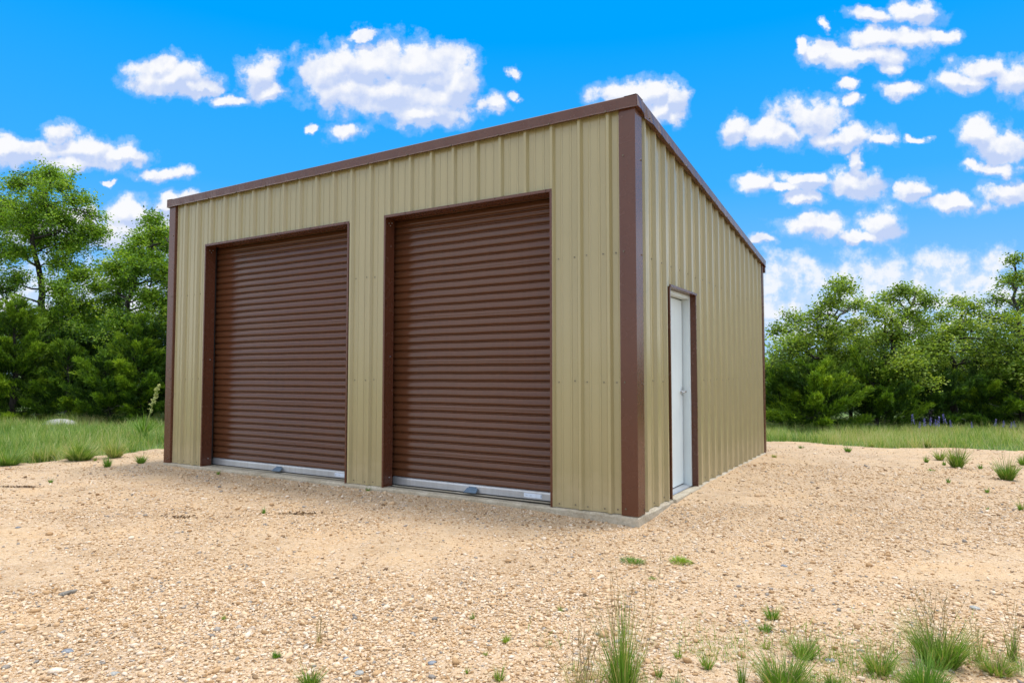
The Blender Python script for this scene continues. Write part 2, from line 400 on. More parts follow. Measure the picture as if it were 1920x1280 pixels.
# slab with broken, weathered lip
mb = MB()
def slab():
    lip = .045
    ring = []
    def edge(a, b, n):
        for i in range(n):
            t = i/n; ring.append((a[0]+(b[0]-a[0])*t, a[1]+(b[1]-a[1])*t))
    c = [(-W-lip, -lip), (lip, -lip), (lip, D+lip), (-W-lip, D+lip)]
    edge(c[0], c[1], 90); edge(c[1], c[2], 70); edge(c[2], c[3], 40); edge(c[3], c[0], 40)
    n = len(ring); tp, md, bt, inn = [], [], [], []
    for i, (x, y) in enumerate(ring):
        j = random.uniform(-.008, .006); k = random.uniform(0, .012)
        cx, cy = (x+W/2)/(W/2+lip), (y-D/2)/(D/2+lip)
        sx, sy = (x+W/2, y-D/2)
        ex, ey = sx/(W/2+lip), sy/(D/2+lip)
        nx, ny = (np.sign(ex) if abs(ex) > .999 else 0), (np.sign(ey) if abs(ey) > .999 else 0)
        inn.append((x-nx*.16, y-ny*.16, -.003)); tp.append((x-nx*(.012+k), y-ny*(.012+k), -.003-random.uniform(0, .004)))
        md.append((x+nx*j, y+ny*j, -.016-k)); bt.append((x+nx*j*1.2, y+ny*j*1.2, -.25))
    fs = []
    for A in range(3):
        for i in range(n): fs.append((A*n+i, A*n+(i+1) % n, (A+1)*n+(i+1) % n, (A+1)*n+i))
    mb.add(inn+tp+md+bt, fs); mb.add(inn, [tuple(range(n))])
slab(); mb.build('concrete_slab', CONC, G, fixn=True)

# roof sheet
mb = MB()
r0, r1_, x0, x1 = -.05, D+.10, -W-.055, .055
z = lambda y: HF+.055-SL*y
mb.add([(x0, r0, z(r0)), (x1, r0, z(r0)), (x1, r1_, z(r1_)), (x0, r1_, z(r1_)), (x0, r0, z(r0)-.02), (x1, r0, z(r0)-.02), (x1, r1_, z(r1_)-.02), (x0, r1_, z(r1_)-.02)],
       [(0, 1, 2, 3), (7, 6, 5, 4), (0, 4, 5, 1), (1, 5, 6, 2), (2, 6, 7, 3), (3, 7, 4, 0)])
xx = x0+.2
while xx < x1-.1:
    mb.add([(xx-.03, r0+.02, z(r0+.02)-.004), (xx-.012, r0+.02, z(r0+.02)+.028), (xx+.012, r0+.02, z(r0+.02)+.028), (xx+.03, r0+.02, z(r0+.02)-.004),
            (xx-.03, r1_-.02, z(r1_-.02)-.004), (xx-.012, r1_-.02, z(r1_-.02)+.028), (xx+.012, r1_-.02, z(r1_-.02)+.028), (xx+.03, r1_-.02, z(r1_-.02)-.004)],
           [(0, 1, 5, 4), (1, 2, 6, 5), (2, 3, 7, 6), (0, 3, 2, 1), (4, 5, 6, 7)])
    xx += FT
mb.build('roof', BROWN, G)

# front fascia: folded strip whose lower hem dips over each rib; screws along the hem
mb = MB()
FT_T, FT_B = 3.903, 3.787
fx0, fx1 = -W-.07, .072
n = 120
top, face, hem, hemin, back = [], [], [], [], []
for i in range(n+1):
    x = fx0+(fx1-fx0)*i/n; w = .003*math.sin(x*2*PI/FT)+random.uniform(-.0012, .0012)
    back.append((x, .10, FT_T-.008)); top.append((x, -.058, FT_T)); face.append((x, -.066, FT_T-.008))
    hem.append((x, -.064+w, FT_B+.012)); hemin.append((x, -.072+w, FT_B)); 
inn = [(p[0], -.028, FT_B+.006) for p in hemin]
rows = [back, top, face, hem, hemin, inn]; m_ = n+1
mb.add([p for r in rows for p in r], [(r*m_+i, r*m_+i+1, (r+1)*m_+i+1, (r+1)*m_+i) for r in range(len(rows)-1) for i in range(n)])
k = 0
x = -.242
while x > fx0+.05:
    mb.tube([(x, -.066, FT_B+.006), (x, -.080, FT_B+.006)], .0075, 6, 1)
    x -= FT*2
mb.build('fascia', [BROWN, SCREW], G, fixn=False)
for xs_, sgn in ((.0, 1), (-W, -1)):
    mb = MB(); n = 70; rows = [[] for _ in range(6)]
    for i in range(n+1):
        y = -.066+(D+.10+.066)*i/n; zz = FT_T-SL*max(y, -.02)
        w = .003*math.sin((y-.25)*2*PI/FT)+random.uniform(-.0015, .0015)
        dent = .016*math.exp(-((y-.22)/.07)**2)                        # crumpled lap near the high corner
        out = .072
        for r, (ox, oz) in enumerate(((-.06, -.003), (out-.008, 0), (out, -.008), (out-.003+w-dent, -.10), (out+.007+w-dent*1.6, -.116-dent*.5), (.028, -.110))):
            rows[r].append((xs_+sgn*ox, y, zz+oz))
    m_ = n+1
    mb.add([p for r in rows for p in r], [(r*m_+i, r*m_+i+1, (r+1)*m_+i+1, (r+1)*m_+i) for r in range(5) for i in range(n)])
    zb = FT_T-SL*(D+.1)
    mb.box((xs_+sgn*.012 if sgn > 0 else xs_-.064, D+.035, zb-.21), (xs_+.064 if sgn > 0 else xs_-.012, D+.095, zb-.10), 0)     # short folded end return
    y = .25
    while y < D:
        zz = FT_T-SL*y-.106
        mb.tube([(xs_+sgn*.076, y, zz), (xs_+sgn*.088, y, zz)], .0075, 6, 1); y += FT*2
    mb.build('rake_trim', [BROWN, SCREW], G, fixn=False)
mb = MB(); zb = FT_T-SL*(D+.1)
mb.box((-W-.05, D+.06, zb-.13), (.05, D+.10, zb-.01)); mb.build('eave_trim', BROWN, G)

# corner trims: hollow folded angles with hemmed edges
def corner(cx, cy, sx, sy, ztf, zts, wf, ws):
    """sx, sy: outward signs; wf flange along x, ws flange along y"""
    mb = MB(); o = .036
    pts = [(-wf, -.0), (-wf+.006, .036), (-wf+.02, .040), (.012-.02, .040), (.040, .040), (.040, -.01), (.040, -ws+.02), (.036, -ws+.006), (0, -ws)]
    P = [(cx+sx*a, cy+sy*b) for a, b in [(p[0], p[1]) if i < 5 else (p[0], p[1]) for i, p in enumerate(pts)]]
    zt = [ztf]*5+[zts]*4
    vs = [(p[0], p[1], -.002) for p in P]+[(p[0], p[1], zz) for p, zz in zip(P, zt)]
    n = len(P)
    mb.add(vs, [(i, i+1, n+i+1, n+i) for i in range(n-1)])
    for zz in (.06, 1.22, 2.44, 3.35):
        if zz < min(ztf, zts)-.1:
            a = cx-sx*(wf-.05); b = cy+sy*.040
            mb.tube([(a, b, zz), (a, b+sy*.008, zz)], .008, 6, 1)
            a = cx+sx*.040; b = cy-sy*(ws-.04)
            mb.tube([(a, b, zz-.02), (a+sx*.008, b, zz-.02)], .008, 6, 1)
    return mb.build('corner_trim', [BROWN, SCREW], G, fixn=True)
corner(0, 0, 1, -1, HF, HF-.01, .13, .155)
corner(-W, 0, -1, -1, HF, HF-.01, .115, .14)
corner(0, D, 1, 1, HB+.02, HB+.03, .12, .045)
corner(-W, D, -1, 1, HB+.02, HB+.03, .12, .10)

# ---- roll-up door openings
def opening(x0, x1):
    mb = MB(); zt = HD; dpt = .125; fl = .028; pr = .036
    # face flange (J-trim) around the opening, then the return (jamb / header) into the wall
    for xa, xb in ((x0-.018, x0+.006), (x1-.006, x1+.018)): mb.box((xa, -pr, -.002), (xb, -pr+.006, zt+.0185 if False else zt-.007))
    mb.box((x0-.018, -pr-.001, zt-.006), (x1+.018, -pr+.006, zt+.022))
    mb.box((x0-.006, -pr+.0065, 0.001), (x0+.002, dpt, zt)); mb.box((x1-.002, -pr+.0065, 0.001), (x1+.006, dpt, zt))
    mb.box((x0+.003, -pr+.007, zt-.008), (x1-.003, dpt-.001, zt-.002))
    # channel lips on the jamb's inner edge
    mb.box((x0+.0025, -.018, .002), (x0+.006, -.010, zt-.01)); mb.box((x1-.006, -.018, .002), (x1-.0025, -.010, zt-.01))
    t = random.uniform
    for xs in (x0, x1):
        s = 1 if xs == x0 else -1
        for yy, zz in ((.03, zt-.06), (.08, zt-.05), (.055, zt-.085), (.07, .10), (.07, 1.5)):
            mb.tube([(xs+s*.002, yy, zz), (xs+s*.009, yy, zz)], .007, 6, 1)
    xx = x0+.3
    while xx < x1:
        mb.tube([(xx, -pr-.001, zt+.014), (xx, -pr-.009, zt+.014)], .007, 6, 0); xx += FT*2
    return mb.build('door_surround', [BROWN, GALV], G)
def roll_door(x0, x1, sticker, label):
    yc = .205; p = .0868; zb = .088; zt = HD+.05
    xa, xb = x0-.09, x1+.09
    # corrugated curtain
    n = int((zt-zb)/p)+1; per = 16; rows = []
    for i in range(n):
        seam = (i % 6 == 3)
        for j in range(per):
            t = j/per; zz = zb+(i+t)*p
            if zz > zt: break
            dg = min(t, 1-t); y = yc+.006-.021*(1-math.exp(-(dg/.11)**2))-.004*math.sin(PI*t)+.014*(t-.5)*(1-math.exp(-(dg/.16)**2))
            if seam and j in (7,): y += .004
            rows.append((zz, y))
    nx = 12; vs = []; fs = []
    jit = [random.uniform(-.0012, .0012) for _ in range(nx+1)]
    for zz, y in rows:
        for k in range(nx+1):
            x = xa+(xb-xa)*k/nx; vs.append((x, y+jit[k]+.0015*math.sin(zz*3+k), zz+.0012*math.sin(k*1.7+zz)))
    m_ = nx+1
    for r in range(len(rows)-1):
        for k in range(nx): fs.append((r*m_+k, r*m_+k+1, (r+1)*m_+k+1, (r+1)*m_+k))
    mb = MB(); mb.add(vs, fs); d = mb.build('roll_up_door', BROWN_DOOR, G, smooth=True, fixn=False)
    d['label'] = label
    mb = MB()                                                            # galvanised bottom angle with a top lip and rubber seal
    mb.prism([(yc-.02, zb+.008), (yc-.034, zb+.002), (yc-.036, .075), (yc-.036, .012), (yc-.028, .012), (yc-.028, .07), (yc-.006, zb-.006), (yc-.006, zb+.008)], 0, xa+.06, xb-.06)
    bar = mb.build('bottom_bar', GALV, d)
    mb = MB(); mb.box((xa+.06, yc-.033, -.001), (xb-.06, yc-.008, .0115)); mb.build('rubber_seal', RUBBER, d)
    xm = (x0+x1)/2+(.02 if sticker[0] > -2 else -.01)
    mb = MB()
    y0 = yc-.037
    mb.add([(xm-.07, y0-.004, .060), (xm+.07, y0-.004, .060), (xm+.08, y0-.055, .024), (xm-.08, y0-.055, .024),
            (xm-.07, y0-.004, .050), (xm+.07, y0-.004, .050), (xm+.08, y0-.055, .014), (xm-.08, y0-.055, .014)],
           [(0, 3, 2, 1), (4, 5, 6, 7), (0, 1, 5, 4), (1, 2, 6, 5), (2, 3, 7, 6), (3, 0, 4, 7)])
    mb.add([(xm-.05, y0-.001, .075), (xm+.05, y0-.001, .075), (xm+.05, y0-.001, .03), (xm-.05, y0-.001, .03), (xm-.05, y0-.005, .075), (xm+.05, y0-.005, .075), (xm+.05, y0-.005, .03), (xm-.05, y0-.005, .03)],
           [(0, 1, 2, 3), (7, 6, 5, 4), (0, 4, 5, 1), (1, 5, 6, 2), (2, 6, 7, 3), (3, 7, 4, 0)])
    mb.build('foot_step', STEP, d, bevel=.002)
    sx0, sx1 = sticker; mb = MB()
    mb.box((sx0, yc-.0375, .026), (sx1, yc-.0362, .068), 0)
    for q in range(7):
        xx = sx0+.012+q*.012; hh = random.uniform(.004, .012)
        mb.box((xx, yc-.0382, .046-hh/2+random.uniform(-.008, .008)), (xx+.006, yc-.0376, .046+hh/2), 1)
    mb.box((sx1-.012, yc-.0382, .032), (sx1-.004, yc-.0376, .06), 1)
    mb.build('sticker', [STICKER, STICKINK], d)
    for xg in (xa+.03, xb-.03):                                          # door guides
        mb = MB(); mb.box((xg-.022, .135, 0), (xg+.022, .172, HD)); mb.build('door_guide', RUBBER, d)
    # dark closed space behind the curtain
    mb = MB(); mb.box((xa-.05, yc+.03, 0), (xb+.05, yc+.035, HD+.3)); mb.build('backing_sheet', BROWN_DOOR, d)
opening(L1, L2); opening(R1, R2)
roll_door(L1, L2, (-4.02, -3.82), 'brown roll-up door farther from the white entry door')
roll_door(R1, R2, (-1.285, -1.075), 'brown roll-up door nearer the brown corner trim')

# ---- side entry door
mb = MB()
pr = .036
mb.box((pr-.006, S1-.016, -.002), (pr, S1+.008, HS-.006)); mb.box((pr-.006, S2-.008, -.002), (pr, S2+.016, HS-.006)); mb.box((pr-.006, S1-.018, HS-.005), (pr+.010, S2+.020, HS+.020))
mb.box((-.045, S1-.004, .001), (pr-.0065, S1+.004, HS)); mb.box((-.045, S2-.004, .001), (pr-.0065, S2+.004, HS)); mb.box((-.045, S1+.0045, HS-.006), (pr-.007, S2-.0045, HS))
mb.build('entry_trim', BROWN, G)
mb = MB()                                                                # white steel jamb with a stepped stop
for ya, yb, s in ((S1+.006, S1+.045, 1), (S2-.045, S2-.006, -1)):
    mb.box((-.18, ya, .004), (-.032, yb, HS-.05))
mb.box((-.18, S1+.006, HS-.049), (-.032, S2-.006, HS-.008))
fr = mb.build('entry_frame', WHITE, G, bevel=.002)
mb = MB(); mb.box((-.160, S1+.049, .034), (-.116, S2-.063, HS-.062)); dr = mb.build('entry_door', WHITE, G, bevel=.002)
mb = MB(); mb.box((-.155, S2-.0625, .02), (-.1215, S2-.0455, HS-.051)); mb.box((-.155, S1+.047, .0245), (-.1185, S2-.063, .0335)); mb.build('gap_shade_and_sweep', RUBBER, dr)  # black side strip stands in for the gap's shade; lower strip is the sweep
mb = MB(); yh, zh = S2-.125, 1.095
XL = -.116
mb.tube([(XL, yh, zh), (XL+.010, yh, zh)], .034, 18); mb.tube([(XL+.010, yh, zh), (XL+.059, yh, zh)], .012, 12)
mb.tube([(XL+.057, yh+.012, zh), (XL+.061, yh-.03, zh), (XL+.059, yh-.075, zh-.004), (XL+.051, yh-.112, zh-.006)], [.011, .011, .0095, .008], 10)
mb.box((XL-.001, yh+.02, zh-.05), (XL+.006, yh+.068, zh+.05))
mb.build('door_handle', CHROME, dr, smooth=False, bevel=.0015)
mb = MB(); mb.prism([(-.19, .002), (-.19, .024), (-.09, .024), (-.05, .012), (-.036, .002)], 1, S1+.047, S2-.047); mb.build('threshold', GALV, G)
mb = MB(); mb.box((-.25, S1-.2, 0), (-.20, S2+.2, HS+.2)); mb.build('backing_sheet', RUBBER, G)
mb = MB(); mb.box((-.011, S1+.01, -.05), (.075, S2-.01, .003)); mb.build('door_sill', CONC, G, bevel=.012)

# ------------------------------------------------------------------ vegetation
def unit(v): return v/np.maximum(np.linalg.norm(v, axis=-1, keepdims=True), 1e-9)
def leaves(P, size, up=.55, ratio=.5, rng=RNG):
    n = len(P); d = unit(rng.normal(0, 1, (n, 3))*np.array([1, 1, .6])); nn = unit(rng.normal(0, 1, (n, 3))+np.array([0, 0, up*2]))
    s = unit(np.cross(d, nn)); s_ = size*rng.uniform(.65, 1.3, (n, 1))
    a = P-d*s_*.5; b = P+d*s_*.5; c = P+s*s_*ratio*.5+nn*s_*.06; e = P-s*s_*ratio*.5+nn*s_*.06
    V = np.stack([a, c, b, e], 1).reshape(-1, 3); Q = np.arange(n*4).reshape(-1, 4)
    return V, Q

def curve_path(a, b, sag, n, rng, wob=.12):
    a = np.asarray(a, float); b = np.asarray(b, float); L = np.linalg.norm(b-a); t = np.linspace(0, 1, n)[:, None]
    off = rng.normal(0, wob*L, (n, 3))*np.sin(PI*t)*.5
    return a+(b-a)*t+np.array([0, 0, sag*L])*np.sin(PI*t)+off

def oak(name, label, group, base, dep, blobs, trunk_px, mat, seed, leaf=.05, dens=1., tr=.16, bare=(), depth_spread=1.6, dead=()):
    """blobs: (u, v, radius_px) as seen in the photograph's frame, each given its own distance round the trunk"""
    rng = np.random.default_rng(seed); px = dep/FPX
    b0 = ground_at(base[0], base[1]); b0 = at_depth(base[0], base[1], dep); b0[2] = float(hgt(b0[0], b0[1]))-.03
    root = empty(name, tuple(b0)); tag(root, label, 'tree', group)
    wood = MB(); P = []; T = []
    tp = [np.zeros(3)]
    for (u, v) in trunk_px:
        p = at_depth(u, v, dep+rng.uniform(-.25, .25))-b0; tp.append(p)
    tp = np.array(tp); m = 10; ts = np.linspace(0, len(tp)-1, m*2)
    path = np.stack([np.interp(ts, range(len(tp)), tp[:, i]) for i in range(3)], -1); path[1:-1] += rng.normal(0, .03, (len(path)-2, 3))
    rad = np.linspace(tr, tr*.2, len(path))*.8; rad[0] *= 1.35
    wood.tube(path, rad, 8)
    for (u, v, rp) in blobs:
        r = rp*px*1.1; c = at_depth(u, v, dep+rng.uniform(-1, 1)*depth_spread)-b0
        # limb from the nearest lower trunk point
        cand = [i for i in range(3, len(path)) if path[i][2] < c[2]+.15] or [4]
        i0 = min(cand, key=lambda i: np.linalg.norm(path[i]-c)+.25*abs(path[i][2]-(c[2]-.5)))
        dist = np.linalg.norm(c-path[i0])
        lp = curve_path(path[i0], c, .08, 8, rng, .10); wood.tube(lp, np.linspace(min(.048, .014+.012*dist), .012, 8), 6)
        nt = max(6, int(20*dens*(r/.5)**1.6))
        for k in range(nt):
            d = unit(rng.normal(0, 1, 3)*np.array([1, 1, .75])+np.array([0, 0, .15])); L = r*rng.uniform(.45, 1.4)
            s0 = lp[rng.integers(4, 8)]; e = c+d*L
            tw = curve_path(s0, e, .05, 5, rng, .12)
            wood.tube(tw, np.linspace(.011, .004, 5), 4, cap=False)
            nl = int(165*dens*rng.uniform(.5, 1.3)); tt = rng.uniform(.2, 1.06, nl)
            Q = np.stack([np.interp(tt, np.linspace(0, 1, 5), tw[:, i]) for i in range(3)], -1)+rng.normal(0, .125, (nl, 3))*np.array([1, 1, .7])
            P.append(Q); T.append(np.clip(rng.normal(.5, .2)+rng.normal(0, .15, nl), 0, 1))
    wood.build('trunk', BARK, root, smooth=True, fixn=False)
    if dead:
        for pts in dead:
            mbd = MB(); q = [at_depth(u, v, dep-.9)-b0 for u, v in pts]
            mbd.tube(q, np.linspace(.022, .006, len(q)), 5)
            for _ in range(5):
                i = rng.integers(0, len(q)-1); t = rng.uniform(0, 1); s0 = q[i]*(1-t)+q[i+1]*t
                mbd.tube(curve_path(s0, s0+rng.normal(0, .3, 3), 0, 4, rng), np.linspace(.009, .003, 4), 4)
            mbd.build('dead_branch', DEAD, root, smooth=True, fixn=False)
    P = np.concatenate(P); T = np.concatenate(T); V, Q = leaves(P, leaf*1.45, ratio=.65, rng=rng)
    np_mesh('crown', V, Q, [], mat, root, {'tint': np.repeat(T, 4)})
    return root

def fronds(P, Dv, L, k, rng, spread=.55, w=.16):
    """k narrow triangles fanning forward from each point"""
    n = len(P); tt = rng.uniform(0, .8, (n, k)); base = P[:, None]+Dv[:, None]*(L[:, None]*tt)[..., None]
    d = unit(Dv[:, None]+rng.normal(0, spread, (n, k, 3))); ll = (L[:, None]*rng.uniform(.35, .7, (n, k)))[..., None]
    side = unit(np.cross(d, rng.normal(0, 1, (n, k, 3)))); ww = ll*w
    V = np.stack([base-side*ww, base+side*ww, base+d*ll], 2).reshape(-1, 3)
    return V, np.arange(n*k*3).reshape(-1, 3)

def juniper(name, label, group, u, vbase, dep, vtop, wpx, seed, dens=1., lean=0, bare_low=0., up=.55, bright=.5, mat=None):
    rng = np.random.default_rng(seed); px = dep/FPX
    b0 = at_depth(u, vbase, dep); b0[2] = float(hgt(b0[0], b0[1]))-.03
    top = at_depth(u+lean, vtop, dep)-b0; H = top[2]; R = wpx*px*.5
    root = empty(name, tuple(b0)); tag(root, label, 'shrub' if H < 2.3 else 'tree', group)
    wood = MB(); ax = curve_path((0, 0, 0), top*np.array([1, 1, .95]), 0, 8, rng, .03); wood.tube(ax, np.linspace(.03+.018*H, .008, 8), 7)
    P = []; Dr = []; T = []; Ls = []
    nb = int(30*dens*(H/2.5)**.8*(.6+R))
    for i in range(nb):
        t = (i+.5)/nb; hh = .05+.93*t**.9
        prof = (min(1, (1-hh)*1.35+.08))*(.72+.28*min(1, hh/.22))*rng.uniform(.55, 1.2)
        az = i*2.399+rng.normal(0, .35); L = R*prof+.12
        s = np.array([np.interp(hh, np.linspace(0, 1, 8), ax[:, k]) for k in range(3)])
        el = rng.normal(up*(.45+.9*hh), .16); d = np.array([math.cos(az)*math.cos(el), math.sin(az)*math.cos(el), math.sin(el)])
        e = s+d*L/max(.35, math.cos(el)); bp = curve_path(s, e, -.05, 6, rng, .05); wood.tube(bp, np.linspace(.016, .004, 6), 4, cap=False)
        nf = int(105*dens*(L/.7)**1.3*2.1); tt = rng.uniform(.18, 1.03, nf)**.75
        Q = np.stack([np.interp(tt, np.linspace(0, 1, 6), bp[:, k]) for k in range(3)], -1)
        sp = .035+.11*L*(1.05-tt)[:, None]
        Q = Q+rng.normal(0, 1, (nf, 3))*sp*np.array([1, 1, .55])
        P.append(Q); Dr.append(unit(d+rng.normal(0, .4, (nf, 3))+np.array([0, 0, .55]))); Ls.append(rng.uniform(.075, .17, nf))
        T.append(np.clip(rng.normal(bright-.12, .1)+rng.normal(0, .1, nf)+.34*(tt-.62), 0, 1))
    P = np.concatenate(P); Dr = np.concatenate(Dr); T = np.concatenate(T); Ls = np.concatenate(Ls); k = 8
    V, F = fronds(P, Dr, Ls, k, rng, .45, .11)
    for _ in range(5):                                                   # bare grey inner twigs low down
        az = rng.uniform(0, 2*PI); h0 = rng.uniform(.08, .35)*H; q = np.array([math.cos(az), math.sin(az), rng.uniform(-.2, .25)])
        wood.tube(curve_path(ax[1]*[1, 1, 0]+[0, 0, h0], np.array([0, 0, h0])+q*R*rng.uniform(.5, .95), .03, 6, rng), np.linspace(.012, .003, 6), 4, mi=1)
    wood.build('trunk', [BARK, DEAD], root, smooth=True, fixn=False)
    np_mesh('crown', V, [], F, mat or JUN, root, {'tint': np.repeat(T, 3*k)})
    return root

def blades(B, length, lean, az, width, curve, rng, seg=3):
    """tapered bent strips from base points B"""
    n = len(B); t = np.linspace(0, 1, seg+1); dirv = np.stack([np.cos(az), np.sin(az), np.zeros(n)], -1); side = np.stack([-np.sin(az), np.cos(az), np.zeros(n)], -1)
    rot = rng.uniform(-1, 1, (n, 1)); side = unit(side+dirv*rot*1.2)
    V = []
    for j, tj in enumerate(t):
        ang = lean+curve*tj
        if j == 0: p = B.copy()
        else:
            p = p+(length/seg)[:, None]*(dirv*np.sin(ang)[:, None]+np.array([0, 0, 1])*np.cos(ang)[:, None])
        w = (width*(1-tj**1.5))[:, None]*.5
        if j < seg: V += [p-side*w, p+side*w]
        else: V += [p]
    m = 2*seg+1; V = np.stack(V, 1); o = (np.arange(n)*m)[:, None]
    Q = np.concatenate([o+np.array([[2*j, 2*j+1, 2*j+3, 2*j+2]]) for j in range(seg-1)], 0); T = o+np.array([[2*seg-2, 2*seg-1, 2*seg]])
    return V.reshape(-1, 3), Q, T, m

def tuft(name, label, pos, h, w, n, seed, mat=None, tint=(.35, .2), stalks=0, stalk_h=1.7, upright=.5, cat='grass tuft', group=None, bw=.0045, mat_flat=False, stalk_mat=None):
    rng = np.random.default_rng(seed); p = np.array([pos[0], pos[1], float(hgt(pos[0], pos[1]))+(.008 if mat_flat else -.004)])
    n = int(n*1.5); r = np.sqrt(rng.uniform(0, 1, n)); a = rng.uniform(0, 2*PI, n); rw = w*.5*(.28 if not mat_flat else .95)
    B = np.stack([np.cos(a)*r*rw, np.sin(a)*r*rw, np.zeros(n)], -1)
    ln = h*rng.uniform(.35, 1.15, n)*(1.12-.3*r)*(.85+.3*np.sin(a*2+seed)); lean = r*np.clip(w/(2*h), .12, 1.1)*(1.1-upright)+rng.normal(0, .12, n)
    V, Q, T, m = blades(B, ln, lean, a+rng.normal(0, .5, n), rng.uniform(.6, 1.3, n)*bw, rng.uniform(.05, .9, n)*(1.25-upright), rng)
    t = np.repeat(np.clip(rng.normal(tint[0], tint[1], n)+(rng.uniform(0, 1, n) < .12)*.4, 0, 1), m)
    o = np_mesh(name, V, Q, T, mat or TUFT, None, {'tint': t}, tuple(p)); tag(o, label, cat, group)
    for i in range(stalks):
        mb = MB(); az = rng.uniform(0, 2*PI); L = h*stalk_h*rng.uniform(.65, 1.1); le = rng.normal(.12, .12)
        q = curve_path((rng.normal(0, w*.12), rng.normal(0, w*.12), 0), (math.cos(az)*L*math.sin(le)+rng.normal(0, w*.15), math.sin(az)*L*math.sin(le)+rng.normal(0, w*.15), L*math.cos(le)), .02, 6, rng, .03)
        mb.tube(q, np.linspace(.0014, .0007, 6), 4)
        for k in range(9):                                                # seed head along the top third
            tt = rng.uniform(.62, 1.0); c = np.array([np.interp(tt, np.linspace(0, 1, 6), q[:, j]) for j in range(3)])
            d = unit(rng.normal(0, .35, 3)+np.array([0, 0, 1])); s = unit(np.cross(d, rng.normal(0, 1, 3)))*.0022; l = rng.uniform(.010, .02)
            mb.add([c-s, c+s, c+d*l], [(0, 1, 2)])
        so = mb.build('seed_stalk', stalk_mat or STRAW, o, fixn=False)
        at = so.data.attributes.new('tint', 'FLOAT', 'POINT'); at.data.foreach_set('value', np.full(len(so.data.vertices), rng.uniform(.1, 1), np.float32))
    return o
# ---- trees (pixel columns only say which tree stands where in the photograph; each has its own distance and depth)
GL = 'live oaks beyond the grass west of the garage'; GR = 'live oaks beyond the grass east of the garage'
oak('oak_tree', 'tall live oak rising above the junipers, with a dark forked trunk and sky showing through', GL, (88, 795), 21.5,
    [(95,325,24),(62,342,22),(122,348,26),(30,358,26),(90,385,34),(150,382,24),(45,405,32),(130,420,34),(100,415,26),(60,440,28),(140,470,24),(75,365,22),(185,430,22),(5,390,26),(176,405,18),(12,420,34),(90,448,36),(160,450,30),(190,440,14),(30,470,30),(122,492,34),(-20,480,45),(-30,400,45),(-25,545,40),(112,545,32),(165,520,30),(145,580,36),(88,600,36),(40,615,38),(182,590,32),(105,645,40),(-40,600,40),(20,520,18)],
    [(95,690),(84,600),(78,540),(60,455),(74,390),(88,335)], OAK, 11, .052, .76, .19)
oak('oak_tree', 'shorter live oak beside the garage wall, half hidden behind its edge', GL, (258, 795), 20.8,
    [(290,408,15),(300,440,24),(268,452,22),(322,465,28),(240,475,22),(265,500,30),(312,520,32),(214,500,22),(345,440,25),(235,535,28),(255,475,24),(290,485,26),(230,510,22),(305,460,22),(282,560,34),(322,575,34),(208,565,32),(190,540,26),(250,600,36),(300,620,38),(220,620,36),(350,530,40),(360,600,40),(285,425,14)],
    [(255,700),(248,620),(238,560),(258,520),(285,455)], OAK, 12, .052, .8, .16)
oak('oak_tree', 'live oak in the gap between the tall and shorter oaks, low behind junipers', GL, (160, 790), 25,
    [(150,600,34),(190,620,34),(120,630,36),(165,660,40),(210,670,40),(90,670,40),(60,640,40),(140,700,40),(190,710,40),(240,660,40),(280,690,40)],
    [(160,700),(160,640)], OAK, 13, .06, .9, .14)
oak('oak_tree', 'live oak nearest the garage among the eastern oaks, with a thin twig spire', GR, (1545, 805), 18.6,
    [(1580,545,17),(1572,528,9),(1555,572,22),(1600,572,22),(1530,598,22),(1482,603,24),(1450,620,17),(1500,640,30),(1550,630,32),(1592,620,28),(1460,660,24),(1520,680,32),(1570,690,34),(1444,690,14),(1610,665,30),(1490,690,30),(1540,720,34),(1590,715,34),(1630,650,22),(1615,610,16),(1560,650,28),(1480,650,26)],
    [(1545,740),(1555,690),(1558,630),(1572,580)], OAKR, 21, .048, .72, .13, dead=([(1556,712),(1590,690),(1625,692),(1650,704)],))
oak('oak_tree', 'live oak with a dark crooked trunk showing in the middle of the eastern oaks', GR, (1668, 805), 18.2,
    [(1655,556,18),(1638,585,22),(1672,598,20),(1716,550,17),(1738,572,15),(1702,588,24),(1742,612,26),(1690,635,34),(1642,640,30),(1660,680,36),(1620,690,30),(1712,680,36),(1742,660,30),(1690,545,8),(1650,720,34),(1700,720,34),(1610,640,22),(1760,690,30),(1755,640,24),(1670,640,26)],
    [(1672,760),(1668,700),(1672,645),(1690,600),(1714,560)], OAKR, 22, .048, .72, .14, dead=([(1690,735),(1715,712),(1745,718),(1762,742)],))
oak('oak_tree', 'low spreading live oak with an arching bare limb above its yellow-green crown', GR, (1788, 805), 18.8,
    [(1792,572,15),(1764,592,16),(1828,578,16),(1800,612,28),(1842,620,26),(1772,640,30),(1812,655,36),(1852,665,34),(1775,690,34),(1832,700,36),(1872,690,34),(1870,640,26),(1800,720,34),(1745,660,24),(1860,600,18)],
    [(1790,760),(1788,700),(1776,650),(1800,600),(1815,578)], OAKR, 23, .048, .7, .13)
oak('oak_tree', 'tallest eastern live oak, cut by the picture edge, with sparse upright twigs', GR, (1925, 805), 18,
    [(1900,488,9),(1890,528,13),(1916,515,15),(1868,560,14),(1905,570,24),(1932,555,28),(1882,600,26),(1920,620,34),(1955,590,36),(1890,650,36),(1935,670,40),(1900,700,36),(1975,640,45),(1960,520,30)],
    [(1925,740),(1920,690),(1912,620),(1906,560),(1902,495)], OAKR, 24, .048, .6, .13)
GJL = 'junipers beyond the grass west of the garage'; GJR = 'junipers beyond the grass east of the garage'
juniper('juniper_tree', 'yellow-green juniper with a pointed top and dead grey twigs near its base', GJL, 22, 790, 18.4, 560, 165, 31, 1.0, 8, bright=.62)
